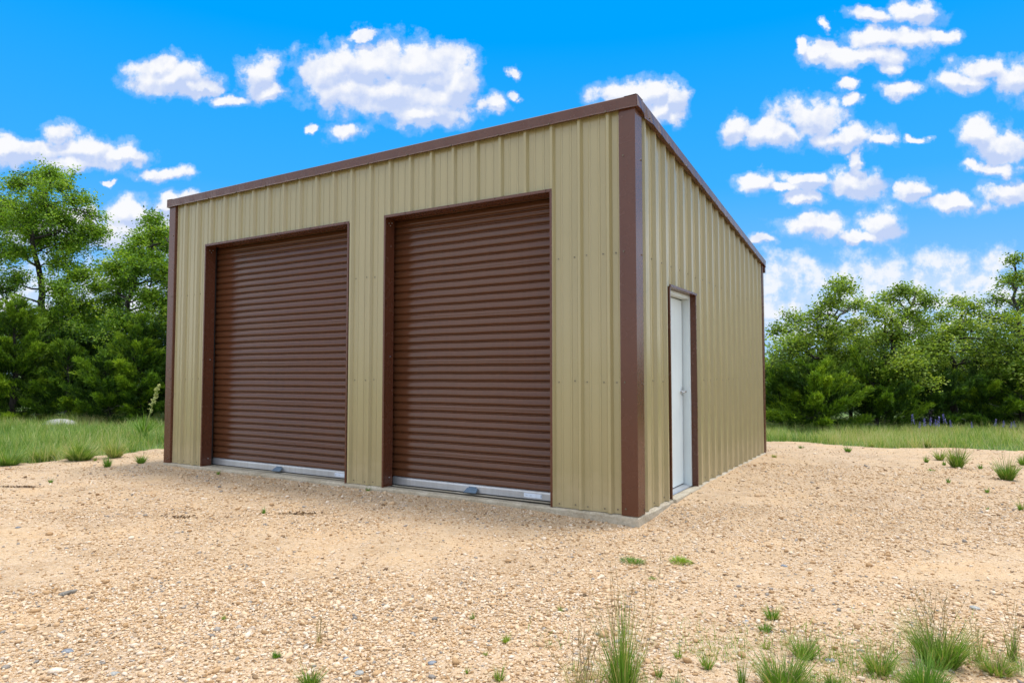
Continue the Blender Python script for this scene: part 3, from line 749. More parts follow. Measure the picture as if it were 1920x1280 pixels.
juniper('juniper_tree', 'low dark juniper under the tall oak, behind the pale boulder', GJL, 128, 795, 18.8, 655, 120, 32, 1, bright=.5)
juniper('juniper_tree', 'bushy juniper in the gap between the boulder and the yucca', GJL, 205, 795, 18.4, 672, 130, 33, 1, bright=.55)
juniper('juniper_tree', 'bright juniper rising behind the yucca flower stalk', GJL, 262, 795, 18.8, 592, 130, 34, 1, bright=.58)
juniper('juniper_tree', 'juniper touching the garage edge behind the yucca', GJL, 330, 795, 19.2, 612, 120, 35, 1, bright=.52)
juniper('juniper_tree', 'juniper at the picture edge next to the pointed juniper', GJL, -70, 790, 18.8, 600, 150, 36, 1)
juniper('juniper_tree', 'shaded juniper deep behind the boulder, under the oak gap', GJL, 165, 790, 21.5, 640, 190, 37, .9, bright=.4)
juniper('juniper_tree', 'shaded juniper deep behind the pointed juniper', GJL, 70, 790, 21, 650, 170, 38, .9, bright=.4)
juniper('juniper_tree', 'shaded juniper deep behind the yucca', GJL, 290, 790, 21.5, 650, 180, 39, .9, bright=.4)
juniper('juniper_shrub', 'broad bright juniper shrub in front of the twig-spire oak', GJR, 1530, 808, 16.6, 688, 165, 41, 1.1, bright=.62)
juniper('juniper_shrub', 'dark juniper shrub closest to the garage back corner', GJR, 1464, 806, 17.2, 700, 130, 42, 1, bright=.42)
juniper('juniper_shrub', 'feathery juniper shrub under the crooked oak trunk', GJR, 1645, 808, 16.9, 694, 150, 43, 1, bright=.55)
juniper('juniper_shrub', 'dark juniper shrub behind the tallest purple lupines', GJR, 1745, 808, 17.3, 712, 150, 44, 1, bright=.40)
juniper('juniper_shrub', 'olive juniper shrub under the low spreading oak', GJR, 1840, 808, 17.4, 716, 150, 45, 1, bright=.48)
juniper('juniper_shrub', 'yellowish juniper shrub under the tallest eastern oak', GJR, 1915, 808, 17.0, 690, 140, 46, 1, bright=.58)
juniper('juniper_shrub', 'juniper shrub past the tallest eastern oak at the picture edge', GJR, 2000, 808, 17.2, 690, 150, 47, 1)
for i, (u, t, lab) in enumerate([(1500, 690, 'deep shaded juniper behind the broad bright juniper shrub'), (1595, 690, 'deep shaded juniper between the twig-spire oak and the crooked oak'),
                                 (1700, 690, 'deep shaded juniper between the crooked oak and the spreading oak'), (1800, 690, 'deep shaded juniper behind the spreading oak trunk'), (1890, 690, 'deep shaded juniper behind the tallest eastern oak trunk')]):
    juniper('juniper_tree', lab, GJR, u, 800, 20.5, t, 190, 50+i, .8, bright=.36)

# ---- far woods: one mass on the horizon
def far_woods():
    rng = np.random.default_rng(5); P = []; T = []
    for c in range(420):
        a = rng.uniform(-1.5, .75)+PI/2+YAW*.4; d = rng.uniform(48, 150); x, y = CAM[0]+d*math.cos(a), CAM[1]+d*math.sin(a)
        h = rng.uniform(2, 4.6); n = 240; q = rng.normal(0, 1, (n, 3))*[1.5, 1.5, h*.28]+[x, y, h*.5]; q[:, 2] = np.clip(q[:, 2], 0, None)
        P.append(q); T.append(np.clip(rng.normal(.45, .18, n)+rng.normal(0, .1), 0, 1))
    V, Q = leaves(np.concatenate(P), .42, rng=rng)
    o = np_mesh('woodland', V, Q, [], OAK, None, {'tint': np.repeat(np.concatenate(T), 4)}); tag(o, 'distant scrub woodland along the horizon', 'woodland', kind='stuff')
far_woods()

# ---- meadow grass on the verge, too many blades to count
def meadow():
    rng = np.random.default_rng(9); B = []
    def region(u0, u1, d0, d1, n):
        d = np.sqrt(rng.uniform(d0*d0, d1*d1, n)); u = rng.uniform(u0, u1, n); s = (u-960)/FPX*d
        B.append(np.stack([*(CAM[None, :2]+d[:, None]*np.array([-_sy, _cy])+s[:, None]*RGT[:2]).T], -1))
    region(-200, 345, 9.2, 21, 62000); region(-800, -200, 9, 22, 30000); region(1415, 2120, 11, 20, 62000); region(2120, 2700, 9, 20, 26000); region(1415, 1480, 17, 34, 9000)
    p = np.concatenate(B); x, y = p.T
    keep = ~on_pad(x, y) & ~((x > -7.4) & (x < .2) & (y > -.2) & (y < 6.1))
    clump = vnoise(x, y, .55, 31)*.6+vnoise(x, y, 1.7, 32)*.4
    edge = on_pad(x+.35*FWD[0]*-1, y-.35*FWD[1])
    keep &= rng.uniform(0, 1, len(x)) < np.clip((clump-.22)*2.6, .12, 1)
    x, y, clump = x[keep], y[keep], clump[keep]; n = len(x)
    east = x > -3
    L = (np.where(east, .20, .27)+.26*(clump-.4))*rng.uniform(.45, 1.25, n); L = np.clip(L, .06, .6)
    base = np.stack([x, y, hgt(x, y)-.03], -1)
    tint = np.clip(.49+.9*(vnoise(x, y, 1.1, 33)-.5)*.7+1.1*(vnoise(x, y, .8, 35)-.5)*(vnoise(x, y, 2.5, 36) > .45)*.6+rng.normal(0, .16, n)+(rng.uniform(0, 1, n) < .2)*.38, 0, 1)
    V, Q, T, m = blades(base, L, rng.normal(.12, .16, n), rng.uniform(0, 2*PI, n), rng.uniform(.006, .012, n), rng.uniform(.1, 1.0, n), rng)
    o = np_mesh('grass', V, Q, T, GRASS, None, {'tint': np.repeat(tint, m)}); tag(o, 'tall green and straw coloured meadow grass on the verge', 'grass', kind='stuff')
meadow()

# ---- grass tufts on the gravel: (u, v, height px, width px, blades, label, options)
def T(u, v, hp, wp, n, label, **k):
    p = ground_at(u, v, -.1); p = ground_at(u, v, float(hgt(p[0], p[1]))); d = float((p-CAM)@FWD)
    bw = max(.0035, .00085*d)*k.pop('bwf', 1)
    tuft('grass_tuft', label, p, hp*d/FPX, wp*d/FPX, n, int(u*7+v), group='weeds and grass tufts growing in the gravel', bw=bw, **k)
T(1168, 1296, 175, 140, 240, 'tall upright green grass tuft with long thin seed stalks at the bottom picture edge', upright=.68, tint=(.45, .18), stalks=16, stalk_h=1.35)
T(1088, 1300, 95, 150, 80, 'thin brownish dry grass stalks beside the tall upright green tuft', upright=.7, tint=(.78, .15), stalks=18, stalk_h=1.5, bwf=.6)
T(1268, 1296, 42, 60, 120, 'short dark green tuft at the bottom edge next to the tall upright tuft', tint=(.3, .12))
T(1236, 1270, 40, 26, 26, 'slim pale weed sprouting between the tall upright tuft and short dark tuft', upright=.8, tint=(.5, .2))
T(1272, 1232, 24, 40, 40, 'sparse yellow-green weed lying flat on the pale stones', tint=(.62, .15))
T(1325, 1252, 40, 52, 90, 'round olive tuft among pale stones beside a bare brown patch', tint=(.5, .2))
T(1448, 1162, 34, 52, 150, 'bushy little tuft at the top of a stacked pair of tufts', tint=(.45, .2))
T(1434, 1184, 26, 46, 110, 'bright green tuft at the bottom of a stacked pair of tufts', tint=(.3, .12))
T(1508, 1232, 56, 98, 230, 'rounded green tuft halfway from the stacked pair to the bottom edge', tint=(.48, .2), stalks=3, stalk_h=1.3)
T(1436, 1216, 20, 30, 40, 'tiny yellowish sprig under the stacked pair of tufts', tint=(.6, .2))
T(1468, 1292, 105, 185, 420, 'wide loose green tuft filling the bottom edge beneath the rounded tuft', tint=(.42, .2), stalks=6, stalk_h=1.25)
T(1392, 1290, 70, 36, 46, 'narrow upright light green weed at the bottom edge by the wide loose tuft', upright=.85, tint=(.4, .15))
T(1560, 1290, 40, 50, 90, 'low bright green tuft on the bottom edge past the wide loose tuft', tint=(.35, .15))
T(1650, 1262, 66, 110, 240, 'reddish-based tuft crowding the biggest arching tuft', tint=(.52, .22), stalks=2, stalk_h=1.3)
T(1762, 1246, 112, 185, 600, 'biggest arching grass tuft with long blades and tall seed stalks', tint=(.44, .22), stalks=20, stalk_h=1.3)
T(1735, 1300, 85, 220, 520, 'bright green grass clump on the bottom edge in front of the biggest arching tuft', tint=(.28, .12))
T(1870, 1262, 50, 130, 300, 'low matted brownish-green tuft by the corner of the picture', tint=(.62, .25), stalks=4, stalk_h=2.0)
T(1900, 1240, 84, 36, 50, 'upright stemmed weed standing out of the low matted corner tuft', upright=.85, tint=(.5, .2), stalks=6, stalk_h=1.3)
T(1836, 1240, 60, 40, 26, 'sparse dry stems between the biggest arching tuft and the matted corner tuft', upright=.8, tint=(.8, .15), stalks=5, stalk_h=1.5)
T(1187, 1055, 13, 44, 220, 'flat dark green mat of weed below the garage corner', mat_flat=True, tint=(.25, .15), upright=.2)
T(1276, 1055, 15, 40, 240, 'flat lime-yellow mat of weed below the garage corner', mat_flat=True, mat=LIME, upright=.2)
T(1223, 1087, 8, 14, 40, 'tiny grey-green weed pad between the dark mat and the bigger tufts', mat_flat=True, tint=(.35, .1), upright=.2)
T(1052, 1145, 14, 26, 40, 'small brownish weed on the gravel above the tall upright tuft', tint=(.5, .25))
T(886, 1160, 15, 18, 40, 'tiny green sprig alone under the second roll-up door', tint=(.42, .15))
T(949, 1204, 22, 26, 60, 'lime green leafy weed alone among coarse stones', mat=LIME, upright=.4)
T(910, 1228, 15, 18, 24, 'thin pale sprig below the lime green leafy weed', tint=(.55, .2))
T(936, 1276, 34, 46, 60, 'loose yellow-green weed at the bottom edge below the lime leafy weed', tint=(.52, .2))
T(876, 1262, 18, 20, 24, 'very small pale sprig at the bottom edge beside the loose yellow-green weed', tint=(.6, .2))
T(518, 1232, 18, 34, 90, 'compact dark green weed above the spiky tuft at the bottom edge', tint=(.28, .12))
T(582, 1286, 46, 72, 190, 'spiky green tuft cut by the bottom edge under the middle of the gravel', tint=(.36, .15), stalks=4, stalk_h=1.2)
T(598, 1205, 50, 40, 10, 'few hair-thin dry stems rising above the spiky tuft', upright=.8, tint=(.9, .1), stalks=5, stalk_h=1.0, bwf=.5)
T(420, 1160, 12, 24, 44, 'tiny mixed brown and green weed in open gravel', tint=(.55, .25))
T(495, 962, 15, 15, 40, 'tiny dark green sprig in front of the first roll-up door', tint=(.35, .15))
T(690, 919, 10, 18, 44, 'small bright weed against the slab between the two roll-up doors', tint=(.35, .12))
T(409, 889, 9, 13, 40, 'small olive weed against the first door sill', tint=(.5, .15))
T(95, 905, 12, 16, 30, 'tiny weed alone on the open gravel near the verge', tint=(.4, .15))
T(201, 876, 24, 30, 130, 'short dark tuft on the gravel in front of the long grass clump', tint=(.42, .15))
T(265, 870, 22, 36, 170, 'short dense rounded tuft closest to the garage edge', tint=(.40, .15))
T(98, 861, 12, 14, 30, 'wispy tuft at the verge edge in front of the boulder', tint=(.5, .2))
T(178, 864, 12, 14, 24, 'pale wispy sprig next to the short dark tuft', tint=(.65, .2))
T(1590, 848, 15, 24, 120, 'small round tuft on the gravel edge, alone in front of the broad bright juniper', tint=(.42, .15))
T(1502, 841, 8, 18, 70, 'low bright tuft on the gravel edge near the dark juniper shrub', tint=(.3, .15))
T(1452, 857, 9, 20, 50, 'pale straw tuft beside the garage back corner', tint=(.68, .2))
T(1737, 866, 15, 16, 70, 'small tuft beside the brown-tipped tuft pair', tint=(.42, .15))
T(1762, 862, 22, 34, 150, 'smaller partner of the brown-tipped tuft, on its garage side', tint=(.55, .25))
T(1794, 876, 46, 54, 360, 'brown-tipped fountain of grass, the bigger of a touching pair', tint=(.50, .25), stalks=12, stalk_h=1.15)
T(1770, 872, 10, 14, 50, 'low green sprig at the foot of the brown-tipped fountain', tint=(.35, .15))
T(1888, 899, 46, 62, 420, 'fountain-shaped green grass tuft with no partner, in front of the tallest eastern oak', tint=(.46, .2), stalks=10, stalk_h=1.1)
T(1919, 872, 24, 34, 130, 'green tuft cut by the picture edge behind the fountain-shaped tuft', tint=(.38, .15))
T(1778, 905, 12, 15, 50, 'small bright sprig below the brown-tipped fountain', tint=(.32, .15))
T(1851, 922, 12, 13, 44, 'small sprig below the fountain-shaped tuft', tint=(.4, .15))
T(1838, 878, 12, 14, 40, 'thin olive sprig between the two fountain tufts', tint=(.45, .15))
T(1746, 882, 5, 14, 40, 'flat scrap of weed below the small tuft', mat_flat=True, tint=(.35, .15), upright=.2)
T(1914, 956, 24, 22, 50, 'grass sprig at the picture edge far below the fountain tufts', tint=(.45, .2))
T(1852, 955, 8, 10, 24, 'speck of weed at mid gravel below the small sprig', tint=(.45, .2))
T(1740, 838, 18, 34, 160, 'brown tuft at the verge edge in front of the lupines', tint=(.6, .25))
T(1635, 837, 9, 22, 90, 'brownish tuft at the verge edge under the feathery juniper', tint=(.6, .25))
def C(u, v, hp, wp, n, label, **k):
    p = ground_at(u, v, -.1); p = ground_at(u, v, float(hgt(p[0], p[1]))); d = float((p-CAM)@FWD)
    tuft('bunchgrass', label, p, hp*d/FPX, wp*d/FPX, n, int(u*5+v), cat='grass clump', group='long grass clumps along the verge edge', bw=.0009*d, mat=GRASS, **k)
C(150, 862, 52, 110, 620, 'long grass clump standing farthest out over the gravel edge', tint=(.38, .2), upright=.4)
C(215, 858, 42, 60, 420, 'brown-stemmed grass clump joined to the long clump', tint=(.55, .25), upright=.4)
C(15, 872, 42, 90, 520, 'bright grass clump at the picture edge of the verge', tint=(.3, .15), upright=.4)
C(80, 862, 40, 80, 420, 'greyish grass clump between the picture edge clump and the long clump', tint=(.45, .2), upright=.4)

# ---- yucca with flower stalk
p = ground_at(268, 822); p[2] = float(hgt(p[0], p[1])); d = float((p-CAM)@FWD); px = d/FPX
yu = empty('yucca', tuple(p)); tag(yu, 'spiky yucca with a tall pale flower stalk beside the garage edge', 'yucca')
rng = np.random.default_rng(4); n = 90; r = rng.uniform(0, 1, n)
V, Q, Tt, m = blades(rng.normal(0, .03, (n, 3))*[1, 1, .3]+[0, 0, .02], rng.uniform(.42, .62, n), r*1.15, rng.uniform(0, 2*PI, n), np.full(n, .022), rng.normal(.08, .1, n), rng)
np_mesh('rosette', V, Q, Tt, TUFT, yu, {'tint': np.repeat(np.clip(rng.normal(.42, .14, n), 0, 1), m)})
mb = MB(); hs = 100*px; q = np.array([(0, 0, 0), (.10, .05, hs*.35), (.22, .1, hs*.7), (.30, .15, hs)]); mb.tube(q, [.011, .010, .007, .003], 6)
st = mb.build('flower_stalk', YFLOW, yu); a_ = st.data.attributes.new('tint', 'FLOAT', 'POINT'); a_.data.foreach_set('value', np.full(len(st.data.vertices), .1, np.float32))
Pp = []
for i in range(34):
    t = rng.uniform(.5, 1); c = np.array([np.interp(t, [0, .35, .7, 1], q[:, j]) for j in range(3)])+rng.normal(0, .035*(1.25-t)*1.6, 3); Pp.append(c+rng.normal(0, .012, (7, 3)))
V, Q = leaves(np.concatenate(Pp), .042, ratio=.6, rng=rng); np_mesh('blossom', V, Q, [], YFLOW, st, {'tint': rng.uniform(.2, 1, len(V))})

# ---- purple lupines in front of the eastern junipers
def lupine(u, v, hp, first=[None]):
    p = ground_at(u, 832); dd = (p-CAM)@FWD; p = at_depth(u, 806, 15.2); p[2] = float(hgt(p[0], p[1])); 
    rng = np.random.default_rng(3)
    if first[0] is None:
        mb = MB(); mb.tube([(0, 0, 0), (.01, 0, .25), (.02, .01, .52)], [.005, .004, .002], 5)
        o = mb.build('lupine', JUN); a = o.data.attributes.new('tint', 'FLOAT', 'POINT'); a.data.foreach_set('value', np.full(len(o.data.vertices), .7, np.float32))
        n = 60; z = rng.uniform(.30, .54, n); a = rng.uniform(0, 2*PI, n); rr = .028*(1-(z-.30)/.30)+.006
        V, Q = leaves(np.stack([np.cos(a)*rr+.015, np.sin(a)*rr, z], -1), .03, ratio=.8, rng=rng); f = np_mesh('flower_spike', V, Q, [], PETAL, o, {'tint': np.repeat(rng.uniform(0, 1, n), 4)})
        first[0] = (o, f)
    else:
        o = first[0][0].copy(); COL.objects.link(o); f = first[0][1].copy(); COL.objects.link(f); f.parent = o
    o.location = p; o.rotation_euler = (rng.normal(0, .1), 0, u); o.scale = (hp*.72,)*3
    tag(o, 'purple lupine spike rising from the grass before the dark eastern junipers', 'wildflower', 'purple lupines before the junipers')
for u, h in ((1714, 1.25), (1722, .85), (1734, 1.05), (1741, 1.1), (1748, .95), (1755, 1.1), (1763, .9), (1777, 1.25), (1784, .9), (1822, .8), (1861, .95), (1879, .9), (1892, .8), (1908, .85)): lupine(u, 806, h)

# ---- thin weed blades strewn between the near tufts
def weeds():
    rng = np.random.default_rng(77); n = 8000
    u = 980+980*rng.uniform(0, 1, n)**.75; v = 1300-105*np.abs(rng.normal(0, .55, n)); v = np.maximum(v, 1150)
    d = rng.uniform(2.75, 4.0, n); s_ = (u-960)/FPX*d
    dd = 1262*1.4/(v-701); s_ = (u-960)/FPX*dd
    P = CAM[None, :2]+dd[:, None]*np.array([-_sy, _cy])+s_[:, None]*RGT[:2]; x, y = P.T
    k = (vnoise(x, y, .28, 41)*.6+vnoise(x, y, .9, 42)*.4 > .52) & on_pad(x, y); x, y = x[k], y[k]; n = len(x)
    V, Q, Tt, m = blades(np.stack([x, y, hgt(x, y)-.003], -1), rng.uniform(.02, .10, n)*rng.uniform(.5, 1.3, n), rng.normal(.35, .35, n), rng.uniform(0, 2*PI, n), rng.uniform(.0018, .004, n), rng.uniform(.1, 1.2, n), rng)
    o = np_mesh('weeds', V, Q, Tt, TUFT, None, {'tint': np.repeat(np.clip(rng.normal(.58, .25, n), 0, 1), m)}); tag(o, 'thin low weed blades strewn over the gravel between the near tufts', 'weeds', kind='stuff')
weeds()

# ---- stones one can point to
def rock(name, label, cat, u, v, wpx, flat, mat, seed, group=None, hlift=.3, dep=None):
    p = ground_at(u, v); p = ground_at(u, v, float(hgt(p[0], p[1]))); d = float((p-CAM)@FWD)
    if dep: p = at_depth(u, v, dep); p[2] = float(hgt(p[0], p[1])); d = dep
    w = wpx*d/FPX*.5; rng = np.random.default_rng(seed); vv, ff = ico()
    import bmesh
    bm = bmesh.new(); vs = [bm.verts.new(c) for c in vv]
    for f in ff: bm.faces.new([vs[i] for i in f])
    bmesh.ops.subdivide_edges(bm, edges=bm.edges[:], cuts=3, use_grid_fill=True)
    dirs = unit(rng.normal(0, 1, (7, 3))); cut = rng.uniform(.62, .9, 7)
    for w_ in bm.verts:
        c = unit(np.array(w_.co)); k = 1.
        for dd, cc in zip(dirs, cut):
            t = c@dd
            if t > 0: k = min(k, cc/max(t, 1e-3))
        k *= 1+rng.normal(0, .015); w_.co = c*k*np.array([w, w*.75, w*flat])
    me = bpy.data.meshes.new(name); bm.to_mesh(me); bm.free(); me.materials.append(mat); me.polygons.foreach_set('use_smooth', [True]*len(me.polygons))
    o = bpy.data.objects.new(name, me); COL.objects.link(o); o.location = (p[0], p[1], p[2]+w*flat*hlift); o.rotation_euler = (0, 0, YAW+rng.normal(0, .3)); tag(o, label, cat, group)
rock('boulder', 'flat pale grey boulder lying in the verge grass under the tall oak', 'boulder', 112, 797, 58, .36, STONE_M, 2, None, .58, 17.2)
GS = 'larger loose stones on the gravel'
for i, (u, v, w, lab, mt) in enumerate([(126, 1222, 24, 'blue-grey stone below the weathered stick', DARKSTONE), (214, 1264, 22, 'light blue-grey stone by the bottom edge, below the blue-grey stone', STONE_M), (34, 989, 10, 'small dark round stone on open gravel near the picture edge', DARKSTONE),
    (1471, 1061, 14, 'dark flat stone past the lime-yellow weed mat', DARKSTONE), (1827, 1140, 20, 'pale flat stone above the biggest arching tuft', STONE_M), (1556, 1238, 20, 'grey slab-like stone between the rounded tuft and the reddish-based tuft', DARKSTONE),
    (651, 1236, 18, 'grey stone to the upper side of the spiky tuft', DARKSTONE), (810, 1243, 20, 'grey stone beneath the tiny sprig of the second door', DARKSTONE), (1398, 1164, 13, 'small blue-grey stone beside the stacked pair of tufts', DARKSTONE), (675, 1261, 20, 'pale stone at the bottom edge next to the spiky tuft', STONE_M), (1262, 1044 , 9, 'small pale stone touching the lime-yellow weed mat', STONE_M)]):
    rock('stone', lab, 'stone', u, v, w, .42, mt, 60+i, GS, .2)
p = ground_at(112, 1124); q_ = ground_at(144, 1113); mb = MB()
z0 = float(hgt(p[0], p[1]))+.012
mb.tube(curve_path((p[0], p[1], z0), (q_[0], q_[1], z0), 0, 6, np.random.default_rng(1), .05), [.017, .016, .013, .014, .010, .006], 7)
tag(mb.build('stick', DEAD, smooth=True), 'short weathered grey stick lying on the gravel', 'stick')
def litter(u, v, wp, hp, n, label, seed):
    rng = np.random.default_rng(seed); c = ground_at(u, v); d = float((c-CAM)@FWD); px = d/FPX
    a = rng.normal(0, .4, n)*wp*px; b = rng.normal(0, .4, n)*hp*px*3.2
    P = c[None]+a[:, None]*RGT+b[:, None]*np.array([-_sy, _cy, 0]); P[:, 2] = hgt(P[:, 0], P[:, 1])+.008
    V, Q = leaves(P, .035, up=1.6, ratio=.45, rng=rng); o = np_mesh('leaf_litter', V, Q, [], LIT, None, {'tint': np.repeat(rng.uniform(0, 1, n), 4)}); tag(o, label, 'leaf litter', kind='stuff')
LIT = leaf_mat('dead_leaf', [(0, (.07, .04, .02)), (.6, (.16, .09, .04)), (1, (.26, .17, .08))], .1)
litter(42, 916, 62, 4, 150, 'dark patch of fallen leaves on the gravel near the verge', 1)
litter(560, 968, 60, 4, 90, 'faint trail of dead leaves in front of the first door', 2)
litter(340, 972, 40, 4, 60, 'scatter of dead leaves on open gravel', 3)

# ------------------------------------------------------------------ sky, sun, camera
SUN_EL = math.radians(SUN_E); SUN_AZ = math.atan2(SUN_XY[0], SUN_XY[1])
world = bpy.data.worlds.new('World'); sc.world = world; world.use_nodes = True
nt = world.node_tree; nt.nodes.clear(); L = nt.links.new
def M(op, a, b=None, c=None, clamp=False):
    n = nt.nodes.new('ShaderNodeMath'); n.operation = op; n.use_clamp = clamp
    for i, v in enumerate((a, b, c)):
        if v is None: continue
        if isinstance(v, bpy.types.NodeSocket): L(v, n.inputs[i])
        else: n.inputs[i].default_value = v
    return n.outputs[0]
def VM(op, a, b=None, c=None):
    n = nt.nodes.new('ShaderNodeVectorMath'); n.operation = op
    for i, v in enumerate((a, b, c)):
        if v is None: continue
        if isinstance(v, bpy.types.NodeSocket): L(v, n.inputs[i])
        else: n.inputs[i].default_value = v
    return n.outputs['Value'] if op in ('DOT_PRODUCT', 'LENGTH') else n.outputs['Vector']
def MR(v, a, b, c=0., d=1., smooth=True):
    n = nt.nodes.new('ShaderNodeMapRange'); n.interpolation_type = 'SMOOTHSTEP' if smooth else 'LINEAR'
    L(v, n.inputs[0])
    for i, x in enumerate((a, b, c, d)): n.inputs[i+1].default_value = x
    return n.outputs[0]
tc = nt.nodes.new('ShaderNodeTexCoord').outputs['Generated']
dF = VM('DOT_PRODUCT', tc, tuple(FWD)); dR = VM('DOT_PRODUCT', tc, tuple(RGT)); dU = VM('DOT_PRODUCT', tc, tuple(UP))
dFc = M('MAXIMUM', dF, .05)
cx = nt.nodes.new('ShaderNodeCombineXYZ'); L(M('MULTIPLY_ADD', M('DIVIDE', dR, dFc), FPX/100, 9.6), cx.inputs[0]); L(M('MULTIPLY_ADD', M('DIVIDE', dU, dFc), -FPX/100, 6.4), cx.inputs[1])
P2 = cx.outputs[0]
def nz(vec, s, det, rough=.55, dim='2D'):
    n = nt.nodes.new('ShaderNodeTexNoise'); n.noise_dimensions = dim; n.inputs['Scale'].default_value = s; n.inputs['Detail'].default_value = det; n.inputs['Roughness'].default_value = rough; L(vec, n.inputs['Vector']); return n
wn = nz(P2, 1.1, 5, .6)
warp = VM('MULTIPLY_ADD', VM('SUBTRACT', wn.outputs['Color'], (.5, .5, .5)), (.62, .50, 0), P2)
CL = [(325,150,80,36),(308,128,40,30),(375,165,42,18),(490,142,44,40),(505,175,38,22),(430,190,40,14),
 (620,130,66,48),(700,125,92,52),(800,125,90,46),(855,160,46,50),(740,185,140,46),(650,170,84,46),(790,215,90,28),(690,66,30,10),(645,243,44,20),(577,243,12,8),(925,190,26,20),(965,178,16,9),(965,140,12,12),
 (102,252,42,26),(60,285,78,28),(160,282,90,30),(235,292,56,18),(130,306,100,18),(10,290,60,30),(310,328,54,15),(207,341,18,5),(245,405,44,32),(240,440,60,40),(322,385,34,22),(350,370,30,12),(300,430,72,50),(150,420,60,40),(60,430,70,40),
 (1185,182,74,32),(1225,180,46,30),(1260,195,34,38),(1265,225,24,16),(1240,215,50,26),
 (1635,28,50,18),(1720,22,50,24),(1640,75,46,24),(1540,98,48,20),(1620,108,90,26),(1700,75,60,26),(1770,72,28,15),(1665,130,24,14),(1545,50,12,9),(1500,92,12,14),
 (1810,152,66,28),(1850,130,62,28),(1910,150,62,42),(1690,168,46,15),(1585,160,24,13),(1600,190,24,11),(1375,245,28,26),(1520,222,76,40),(1450,252,76,30),(1580,257,82,26),(1650,262,36,12),(1716,256,20,8),
 (1420,345,38,20),(1520,340,50,16),(1480,355,62,11),(1500,375,40,13),(1605,345,42,32),(1610,300,15,24),(1845,255,46,34),(1880,275,72,36),(1860,316,62,14),(1710,360,40,20),(1800,382,60,20),(1880,362,56,26),
 (1530,428,76,26),(1612,438,60,14),(1655,420,44,30),(1430,447,32,11)]
HZ = [(1450,520,70,45),(1500,500,50,20),(1600,505,60,14),(1775,490,62,26),(1800,520,60,30),(1865,490,40,26),(1690,545,120,30),(1540,560,120,26),(1850,560,120,30),(1480,590,140,40),(1650,610,200,40),(1680,540,280,60),(30,560,200,60),(200,560,200,60)]
def field(vec, items, k):
    cur = None
    for u, v, rx, ry in items:
        s = (100/rx, 100/ry, 0); ln = VM('LENGTH', VM('MULTIPLY_ADD', vec, s, (-u/rx, -v/ry, 0)))
        cur = ln if cur is None else M('MINIMUM', cur, ln) if k == 0 else M('SMOOTH_MIN', cur, ln, k)
    return cur
def as_group(name, items, k):
    """wrap the field in a node group so it can be asked twice"""
    global nt, L
    g = bpy.data.node_groups.new(name, 'ShaderNodeTree'); g.interface.new_socket('Vector', in_out='INPUT', socket_type='NodeSocketVector'); g.interface.new_socket('Field', in_out='OUTPUT', socket_type='NodeSocketFloat')
    keep = nt, L; nt = g; L = g.links.new
    gi = g.nodes.new('NodeGroupInput'); go = g.nodes.new('NodeGroupOutput'); L(field(gi.outputs[0], items, k), go.inputs[0])
    nt, L = keep
    return g
gA = as_group('cloud_field', CL, .12); gB = as_group('low_cloud_field', HZ, .25)
def use(g, vec):
    n = nt.nodes.new('ShaderNodeGroup'); n.node_tree = g; L(vec, n.inputs[0]); return n.outputs[0]
fine = nz(P2, 2.6, 9, .6).outputs[0]; bill = nz(VM('ADD', P2, (.05, .13, 0)), 2.6, 8, .58).outputs[0]; big = nz(P2, 1.0, 3, .5).outputs[0]; lump = nz(P2, 1.7, 5, .5).outputs[0]; lump2 = nz(VM('ADD', P2, (.06, .17, 0)), 1.7, 5, .5).outputs[0]
f0 = use(gA, warp); f1 = use(gA, VM('ADD', warp, (-.05, -.16, 0)))
fA = M('MULTIPLY_ADD', M('SUBTRACT', big, .5), -.8, M('MULTIPLY_ADD', M('SUBTRACT', fine, .5), -1.3, f0))
aA = M('MAXIMUM', MR(fA, 1.15, .64), M('MULTIPLY', MR(fA, 1.36, 1.0), .2))
grad = MR(M('SUBTRACT', f1, f0), -.26, .46)
relief = M('ADD', M('MULTIPLY', M('SUBTRACT', fine, bill), .8), M('MULTIPLY', M('SUBTRACT', lump, lump2), 1.7))
litA = M('ADD', M('ADD', grad, relief), M('MULTIPLY', M('SUBTRACT', .62, f0), .12), clamp=True)
fB = M('MULTIPLY_ADD', M('SUBTRACT', fine, .5), -1.6, use(gB, warp)); aB = M('MULTIPLY', MR(fB, 1.45, .35), .9)
# unseen broken cloud, added outside the view to whiten the ambient light
sx = nt.nodes.new('ShaderNodeSeparateXYZ'); L(tc, sx.inputs[0]); dz = M('ADD', M('MAXIMUM', sx.outputs[2], 0), .18)
cg = nt.nodes.new('ShaderNodeCombineXYZ'); L(M('DIVIDE', sx.outputs[0], dz), cg.inputs[0]); L(M('DIVIDE', sx.outputs[1], dz), cg.inputs[1])
gN = nz(cg.outputs[0], 1.25, 7, .55).outputs[0]; outm = MR(dF, .73, .60)
aG = M('MULTIPLY', MR(gN, GEN_LO, GEN_LO+.12), outm)
sky = nt.nodes.new('ShaderNodeTexSky'); sky.sky_type = 'NISHITA'; sky.sun_disc = False; sky.sun_elevation = SUN_EL; sky.sun_rotation = SUN_AZ; sky.air_density = 1; sky.dust_density = .3; sky.ozone_density = 2.5
hs = nt.nodes.new('ShaderNodeHueSaturation'); hs.inputs['Saturation'].default_value = SKY_SAT; hs.inputs['Value'].default_value = SKY_VAL; hs.inputs['Hue'].default_value = SKY_HUE; L(sky.outputs[0], hs.inputs['Color'])
def mixw(f, a, b):
    m = nt.nodes.new('ShaderNodeMix'); m.data_type = 'RGBA'
    for s, v in ((m.inputs[0], f), (m.inputs[6], a), (m.inputs[7], b)):
        if isinstance(v, bpy.types.NodeSocket): L(v, s)
        elif isinstance(v, tuple): s.default_value = (*v, 1)
        else: s.default_value = v
    return m.outputs[2]
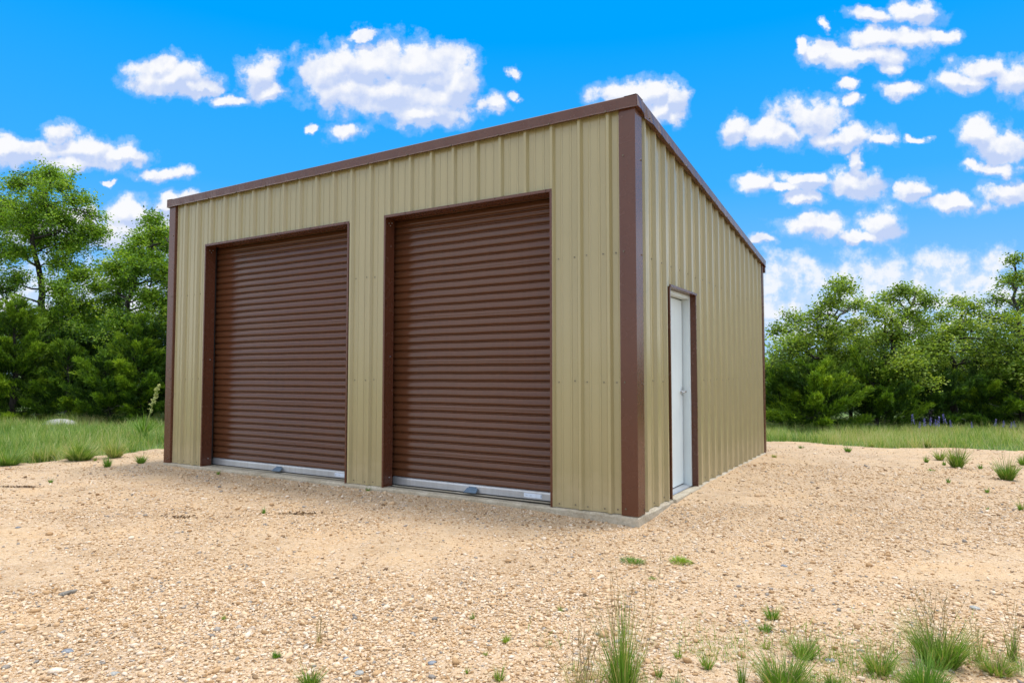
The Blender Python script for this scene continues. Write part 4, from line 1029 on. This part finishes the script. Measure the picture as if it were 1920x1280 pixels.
K = 1/SKY_STR
white = tuple(c*K/2**EXPO for c in (.96, .97, 1.0)); base = tuple(c*K/2**EXPO for c in (.56, .67, .94)); lowc = tuple(c*K/2**EXPO for c in (.62, .78, 1.0)); gen = tuple(c*K*GEN_V for c in (.92, .95, 1.0))
kk = 1/SKY_STR/2**EXPO
grd = ramp(nt, [(.0, (.45, .68, .97)), (.12, (.22, .54, .99)), (.26, (.05, .44, 1.0)), (.45, (.0, .375, 1.0))]); L(sx.outputs[2], grd.inputs[0])
gs = VM('SCALE', grd.outputs[0]); gs.node.inputs['Scale'].default_value = kk
c0 = mixw(aG, mixw(.96, hs.outputs[0], gs), gen)
c1 = mixw(aB, c0, mixw(MR(fine, .40, .62), lowc, white))
c2 = mixw(aA, c1, mixw(litA, base, white))
bg = nt.nodes.new('ShaderNodeBackground'); bg.inputs['Strength'].default_value = SKY_STR; L(c2, bg.inputs['Color'])
wo = nt.nodes.new('ShaderNodeOutputWorld'); L(bg.outputs[0], wo.inputs[0])
world.cycles.sampling_method = 'MANUAL'; world.cycles.sample_map_resolution = 512

sl = bpy.data.lights.new('sun', 'SUN'); sl.energy = SUN_W; sl.angle = math.radians(SUN_ANG); sl.color = (1, .95, .87)
so = bpy.data.objects.new('sun', sl); COL.objects.link(so)
to = Vector((math.sin(SUN_AZ)*math.cos(SUN_EL), math.cos(SUN_AZ)*math.cos(SUN_EL), math.sin(SUN_EL)))
so.rotation_euler = to.to_track_quat('Z', 'Y').to_euler(); so.location = to*60

cd = bpy.data.cameras.new('camera'); cd.sensor_width = 36; cd.lens = 36*FPX/1920; cd.clip_end = 3000; cd.clip_start = .05
co = bpy.data.objects.new('camera', cd); COL.objects.link(co); co.location = tuple(CAM); co.rotation_euler = (PI/2+PITCH, 0, YAW); sc.camera = co
sc.view_settings.view_transform = 'Standard'; sc.view_settings.look = 'None'; sc.view_settings.exposure = EXPO; sc.view_settings.gamma = 1
sc.cycles.max_bounces = 8; sc.cycles.diffuse_bounces = 3; sc.cycles.glossy_bounces = 3; sc.cycles.transmission_bounces = 4; sc.cycles.transparent_max_bounces = 4
sc.cycles.use_denoising = USE_DN
